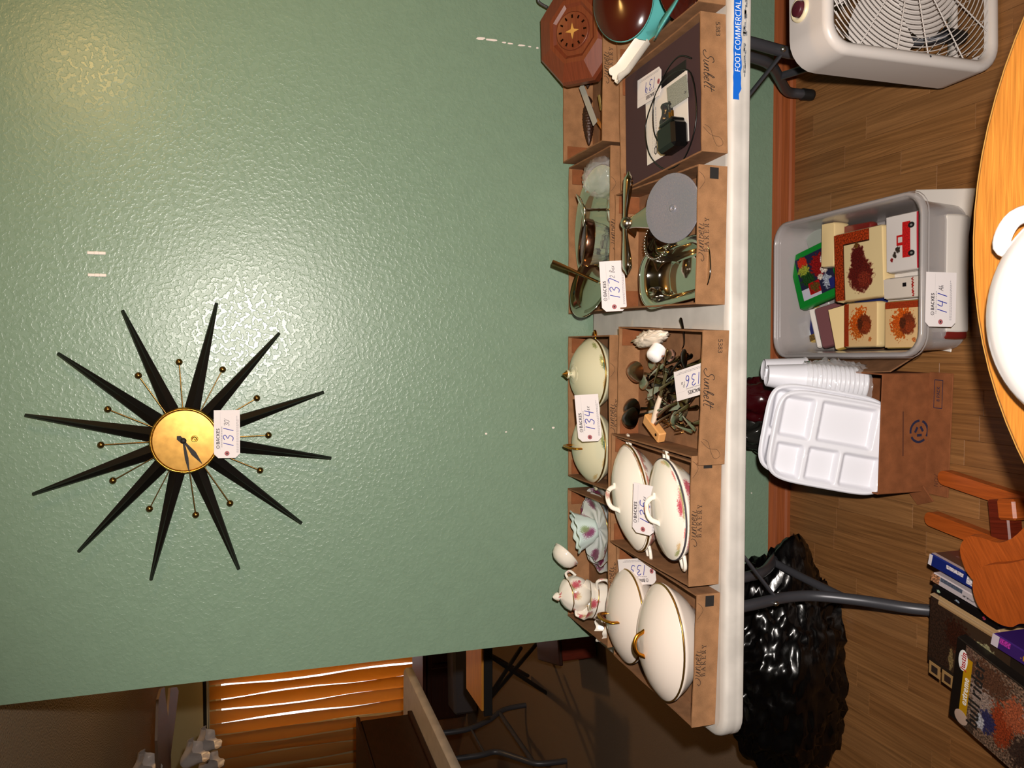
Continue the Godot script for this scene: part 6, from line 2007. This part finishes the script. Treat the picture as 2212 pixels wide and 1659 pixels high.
	# bull riding game box
	var ops := [["rect", 0.0, 0.0, 1.0, 1.0, Color(0.46, 0.37, 0.31), 0.9], ["blob", 0.75, 0.12, 0.3, 0.1, Color(0.4, 0.3, 0.26), 0.8], ["blob", 0.55, 0.3, 0.3, 0.14, Color(0.62, 0.54, 0.5), 0.9], ["blob", 0.8, 0.35, 0.18, 0.2, Color(0.36, 0.24, 0.18), 0.8], ["blob", 0.4, 0.5, 0.26, 0.13, Color(0.6, 0.25, 0.14), 0.6], ["blob", 0.62, 0.6, 0.2, 0.12, Color(0.68, 0.36, 0.24), 0.6], ["blob", 0.3, 0.36, 0.14, 0.08, Color(0.2, 0.2, 0.36), 0.6], ["blob", 0.24, 0.3, 0.1, 0.04, Color(0.75, 0.75, 0.78), 0.5], ["blob", 0.25, 0.7, 0.2, 0.12, Color(0.25, 0.19, 0.17), 0.9], ["blob", 0.7, 0.82, 0.25, 0.14, Color(0.68, 0.6, 0.57), 0.8], ["rect", 0.0, 0.0, 1.0, 0.09, Color(0.1, 0.085, 0.08)], ["rect", 0.12, 0.09, 0.86, 0.17, Color(0.8, 0.6, 0.08)], ["rect", 0.0, 0.09, 0.12, 0.25, Color(0.3, 0.24, 0.2), 0.6]]
	var gb := thing("game_box", "cardboard game box lettered extreme bull rider with a rider on its cover, nearest the picture corner", "game box", V(-0.835, 0.128, 0.985), deg(0, -17, 0) * deg(0, 0, 12))
	part(gb, "box_body", boxm(V(0.24, 0.03, 0.3), 0.002), mat("game_dark", Color(0.08, 0.065, 0.06), 0.35))
	b = MB.new()
	b.t = Transform3D(deg(-90, 0, 0), V(0.0, 0.0157, 0))
	b.plate(0.234, 0.294)
	var cover := part(gb, "cover_print", b.mesh(), print_mat("cover_game", paint(224, 280, Color(0.46, 0.37, 0.31), ops, 44), 0.3))
	var up := deg(-90, 0, 0)
	lettering(gb, "extreme", 0.0145, M.label_white, V(-0.012, 0.0164, -0.108), up, "Droid Sans", true)
	lettering(gb, "bull rider", 0.031, M.print_black, V(0.0, 0.0164, -0.078), up, "Droid Sans", true)
	lettering(gb, "Justin", 0.0125, mat("logo_red", Color(0.68, 0.1, 0.12), 0.5), V(0.068, 0.0168, -0.122), up, "Droid Serif", true)
	b = MB.new()
	b.lathe([V2(0.0005, 0.0), V2(0.026, 0.0), V2(0.027, -0.0004)], 30, 1.1, 0.5)
	part(gb, "logo_oval", b.mesh(), M.label_white, V(0.068, 0.0161, -0.125))
	b = MB.new()
	b.lathe([V2(0.0005, 0.0), V2(0.019, 0.0), V2(0.02, -0.0004)], 24)
	part(gb, "round_seal", b.mesh(), mat("seal", Color(0.72, 0.62, 0.56), 0.5), V(-0.095, 0.0163, -0.112))
	b = MB.new()
	for k in 9:
		b.box(V(0.004, 0.0004, 0.016), V(0.124, 0.0, -0.06 + k * 0.016))
	part(gb, "edge_stripe", b.mesh(), M.label_white, V(-0.0035, 0.0035, 0), deg(0, 0, -90)).set_meta("kind", "stuff")

func far_room() -> void:
	# vertical blinds on the patio door
	var z := -5.78
	var bl := thing("vertical_blinds", "tan vertical blinds backlit in front of the patio door", "blinds", V(-2.75, 0, z))
	part(bl, "head_rail", boxm(V(3.0, 0.045, 0.06), 0.004), mat("rail_dark", Color(0.12, 0.1, 0.07), 0.5), V(-0.4, 2.085, 0))
	part(bl, "valance", boxm(V(3.0, 0.012, 0.012), 0.002), mat("rail_pale", Color(0.85, 0.82, 0.7), 0.4), V(-0.4, 2.07, 0.035))
	var sm := mat("blind_fabric", Color(0.78, 0.6, 0.34), 0.85)
	sm.backlight_enabled = true
	sm.backlight = Color(0.85, 0.62, 0.3)
	var k := 0
	var x := -1.85
	while x < 1.05:
		var b := MB.new()
		var bow := noise(0.7, 2, 200 + k)
		var sgn := 1.0
		for sd in [0, 1]:
			b.grid(6, 14, func(a, q):
				var s: float = a * 2 - 1
				var tw: float = 0.35 + 0.5 * bow.get_noise_1d(q * 2.0)
				return V(s * 0.066 * cos(tw), 0.03 + q * 2.02, s * 0.066 * sin(tw) + 0.012 * (1 - s * s) - sd * 0.0012), false, false, sd == 1)
		part(bl, "slat", b.mesh(), sm, V(x, 0, 0))
		x += 0.116
		k += 1
	# ceiling fan
	var f := thing("ceiling_fan", "ceiling fan with tulip glass shades in the living room, blades at the picture edge", "ceiling fan", V(-2.62, 2.17, -2.55))
	var fw := mat("fan_blade", Color(0.36, 0.28, 0.22), 0.5)
	var o := V(2.62, -2.17, 2.55)
	for q in [FAN_A, FAN_B]:
		var poly := PackedVector2Array()
		for p in q:
			poly.append(V2(p.x + 2.62, -(p.y + 2.55)))
		var b := MB.new()
		b.t = Transform3D(deg(-90, 0, 0), Vector3.ZERO)
		b.prism(poly, 0.012)
		part(f, "blade", b.mesh(), fw)
	var b := MB.new()
	b.lathe([V2(0.001, -0.12), V2(0.06, -0.1), V2(0.1, -0.04), V2(0.11, 0.03), V2(0.05, 0.08), V2(0.02, 0.1), V2(0.02, 0.27)], 24)
	part(f, "motor", b.mesh(), mat("fan_metal", Color(0.45, 0.36, 0.26), 0.4, 0.5))
	var gs := mat("shade_glass", Color(0.72, 0.68, 0.66), 0.35)
	gs.backlight_enabled = true
	gs.backlight = Color(0.5, 0.5, 0.5)
	for q in SHADES:
		b = MB.new()
		b.lathe([V2(0.02, 0.09), V2(0.035, 0.07), V2(0.05, 0.03), V2(0.06, 0.0), V2(0.075, -0.02), V2(0.073, -0.02), V2(0.057, 0.002), V2(0.046, 0.03), V2(0.03, 0.07)], 28, 1, 1, Vector3.ZERO, func(th, qq): return V2(1.0 + 0.06 * cos(th * 6) * (1.0 - absf(qq - 0.5) * 2.0), 0.012 * cos(th * 6) * (1.0 if absf(qq - 0.5) < 0.15 else 0.0)))
		part(f, "glass_shade", b.mesh(), gs, q - V(-2.62, 2.17, -2.55), deg(0, 0, 40))
	# TV tray table with black crossed legs
	var tt := thing("tray_table", "small folding tray table with black crossed legs and yellow wood top", "tray table", V(-1.7, 0, -1.9))
	var bk := mat("leg_black", Color(0.015, 0.013, 0.012), 0.6)
	part(tt, "top", boxm(V(0.42, 0.016, 0.3), 0.004), M.tray_wood, V(0.09, 0.625, 0.18))
	part(tt, "front_rail", boxm(V(0.44, 0.045, 0.022), 0.003), bk, V(0.075, 0.6, 0.325))
	for q in LEGS:
		b = MB.new()
		b.tube([q[0] - V(-1.7, 0, -1.9), q[1] - V(-1.7, 0, -1.9)], 0.012, 8)
		part(tt, "leg", b.mesh(), bk)
	# second white folding table with a wooden chest on it
	var ft := thing("folding_table", "white folding table with grey bowed legs in the living room under the dark chest", "table", V(-2.62, 0, -2.25), deg(0, -3, 0))
	b = MB.new()
	loft(b, [rr(0.44, 0.86, 0.06, 0.695), rr(0.455, 0.875, 0.07, 0.69), rr(0.455, 0.875, 0.07, 0.725), rr(0.445, 0.865, 0.06, 0.737)], true, true)
	part(ft, "tabletop", b.mesh(), M.table_plastic)
	for q in [[V(0.26, 0.69, -0.28), V(0.26, 0.47, -0.27), V(0.26, 0.3, -0.34), V(0.26, 0.16, -0.45), V(0.26, 0.0, -0.47)], [V(0.26, 0.69, 0.03), V(0.26, 0.47, 0.04), V(0.26, 0.36, 0.03), V(0.26, 0.26, 0.13), V(0.26, 0.17, 0.22), V(0.26, 0.0, 0.24)]]:
		b = MB.new()
		b.tube(smooth_path(q, 5), 0.017, 8)
		part(ft, "leg", b.mesh(), M.steel_grey)
	b = MB.new()
	b.tube([V(0.26, 0.2, -0.42), V(0.26, 0.19, 0.2)], 0.014, 8)
	part(ft, "crossbar", b.mesh(), M.steel_grey)
	b = MB.new()
	b.tube([V(0.26, 0.43, -0.28), V(0.26, 0.43, 0.04)], 0.007, 8)
	part(ft, "brace", b.mesh(), M.steel_grey)
	var ch := thing("wooden_chest", "dark brown wooden chest standing on the living room folding table", "chest", V(-2.62, 0.738, -2.35), deg(0, -3, 0))
	part(ch, "body", boxm(V(0.5, 0.33, 0.92), 0.006), M.dark_wood, V(0.02, 0.165, 0))
	part(ch, "lid", boxm(V(0.54, 0.022, 0.96), 0.006), M.dark_wood, V(0.02, 0.345, 0))
	part(ch, "plinth", boxm(V(0.53, 0.03, 0.95), 0.004), M.dark_wood, V(0.02, 0.015, 0))
	# dark cabinet with grey objects
	var cb := thing("dark_cabinet", "dark brown open cabinet below the window blinds in the living room", "cabinet", V(-2.55, 0, -4.4))
	part(cb, "body", boxm(V(0.95, 0.34, 0.4), 0.01), M.dark_wood, V(-0.02, 0.17, 0))
	part(cb, "top", boxm(V(1.0, 0.03, 0.44), 0.006), M.dark_wood, V(-0.02, 0.355, 0))
	part(cb, "drawer_front", boxm(V(0.42, 0.24, 0.02), 0.004), M.dark_wood, V(-0.26, 0.18, 0.205))
	part(cb, "drawer_front", boxm(V(0.42, 0.24, 0.02), 0.004), M.dark_wood, V(0.2, 0.18, 0.205))
	single("grey_case", boxm(V(0.62, 0.2, 0.22), 0.02), mat("case_grey", Color(0.27, 0.26, 0.28), 0.4), "dark grey equipment case in front of the dark cabinet", "case", V(-2.55, 0.1, -3.95), deg(0, 4, 0))
	single("white_block", boxm(V(0.2, 0.07, 0.12), 0.01), mat("block_white", Color(0.75, 0.76, 0.78), 0.5), "small white box on the dark cabinet under the blinds", "box", V(-2.33, 0.405, -4.4))
	# red wood piece just past the wall's end
	var rw := thing("wood_chest", "red brown wooden chest just beyond the green wall's left end", "chest", V(-1.42, 0, -1.75), deg(0, 14, 0))
	part(rw, "body", boxm(V(0.46, 0.2, 0.3), 0.006), M.red_wood, V(0, 0.11, 0))
	part(rw, "top", boxm(V(0.5, 0.02, 0.34), 0.005), M.dark_wood, V(0, 0.22, 0))
	# lamp of the living room, behind the wall
	var lamp := thing("ceiling_lamp", "frosted dome ceiling lamp of the living room behind the green wall", "lamp", V(-0.3, 2.44, -2.6))
	b = MB.new()
	b.lathe([V2(0.001, -0.075), V2(0.06, -0.068), V2(0.1, -0.045), V2(0.12, 0.0)], 24)
	part(lamp, "shade", b.mesh(), M.lamp_glass)
	var om := OmniLight3D.new()
	om.name = "living_room_light"
	om.light_color = Color(1.0, 0.8, 0.55)
	om.light_energy = 1.3
	om.omni_range = 12.0
	om.omni_attenuation = 2.0
	om.light_size = 0.08
	om.shadow_enabled = true
	add_child(om)
	om.position = V(-0.3, 2.27, -2.6)

const FAN_A := [Vector2(-1.717, -1.981), Vector2(-1.729, -2.141), Vector2(-1.794, -2.333), Vector2(-2.080, -2.562), Vector2(-2.345, -2.678), Vector2(-2.482, -2.682), Vector2(-2.094, -1.904), Vector2(-1.874, -1.872)]
const FAN_B := [Vector2(-1.952, -2.734), Vector2(-2.148, -3.252), Vector2(-2.238, -3.413), Vector2(-2.287, -3.044), Vector2(-2.312, -2.722), Vector2(-2.357, -2.431), Vector2(-2.272, -2.260), Vector2(-2.074, -2.430)]
const SHADES := [Vector3(-2.096, 1.944, -2.300), Vector3(-2.063, 1.999, -2.100), Vector3(-2.392, 1.939, -2.700), Vector3(-2.045, 2.219, -2.000)]
const LEGS := [[Vector3(-1.791, 0.620, -1.580), Vector3(-1.721, 0.244, -2.100)], [Vector3(-1.556, 0.596, -1.700), Vector3(-2.107, 0.000, -2.330)], [Vector3(-1.556, 0.596, -1.700), Vector3(-2.098, 0.025, -2.600)], [Vector3(-1.839, 0.577, -1.700), Vector3(-1.781, 0.072, -2.300)]]
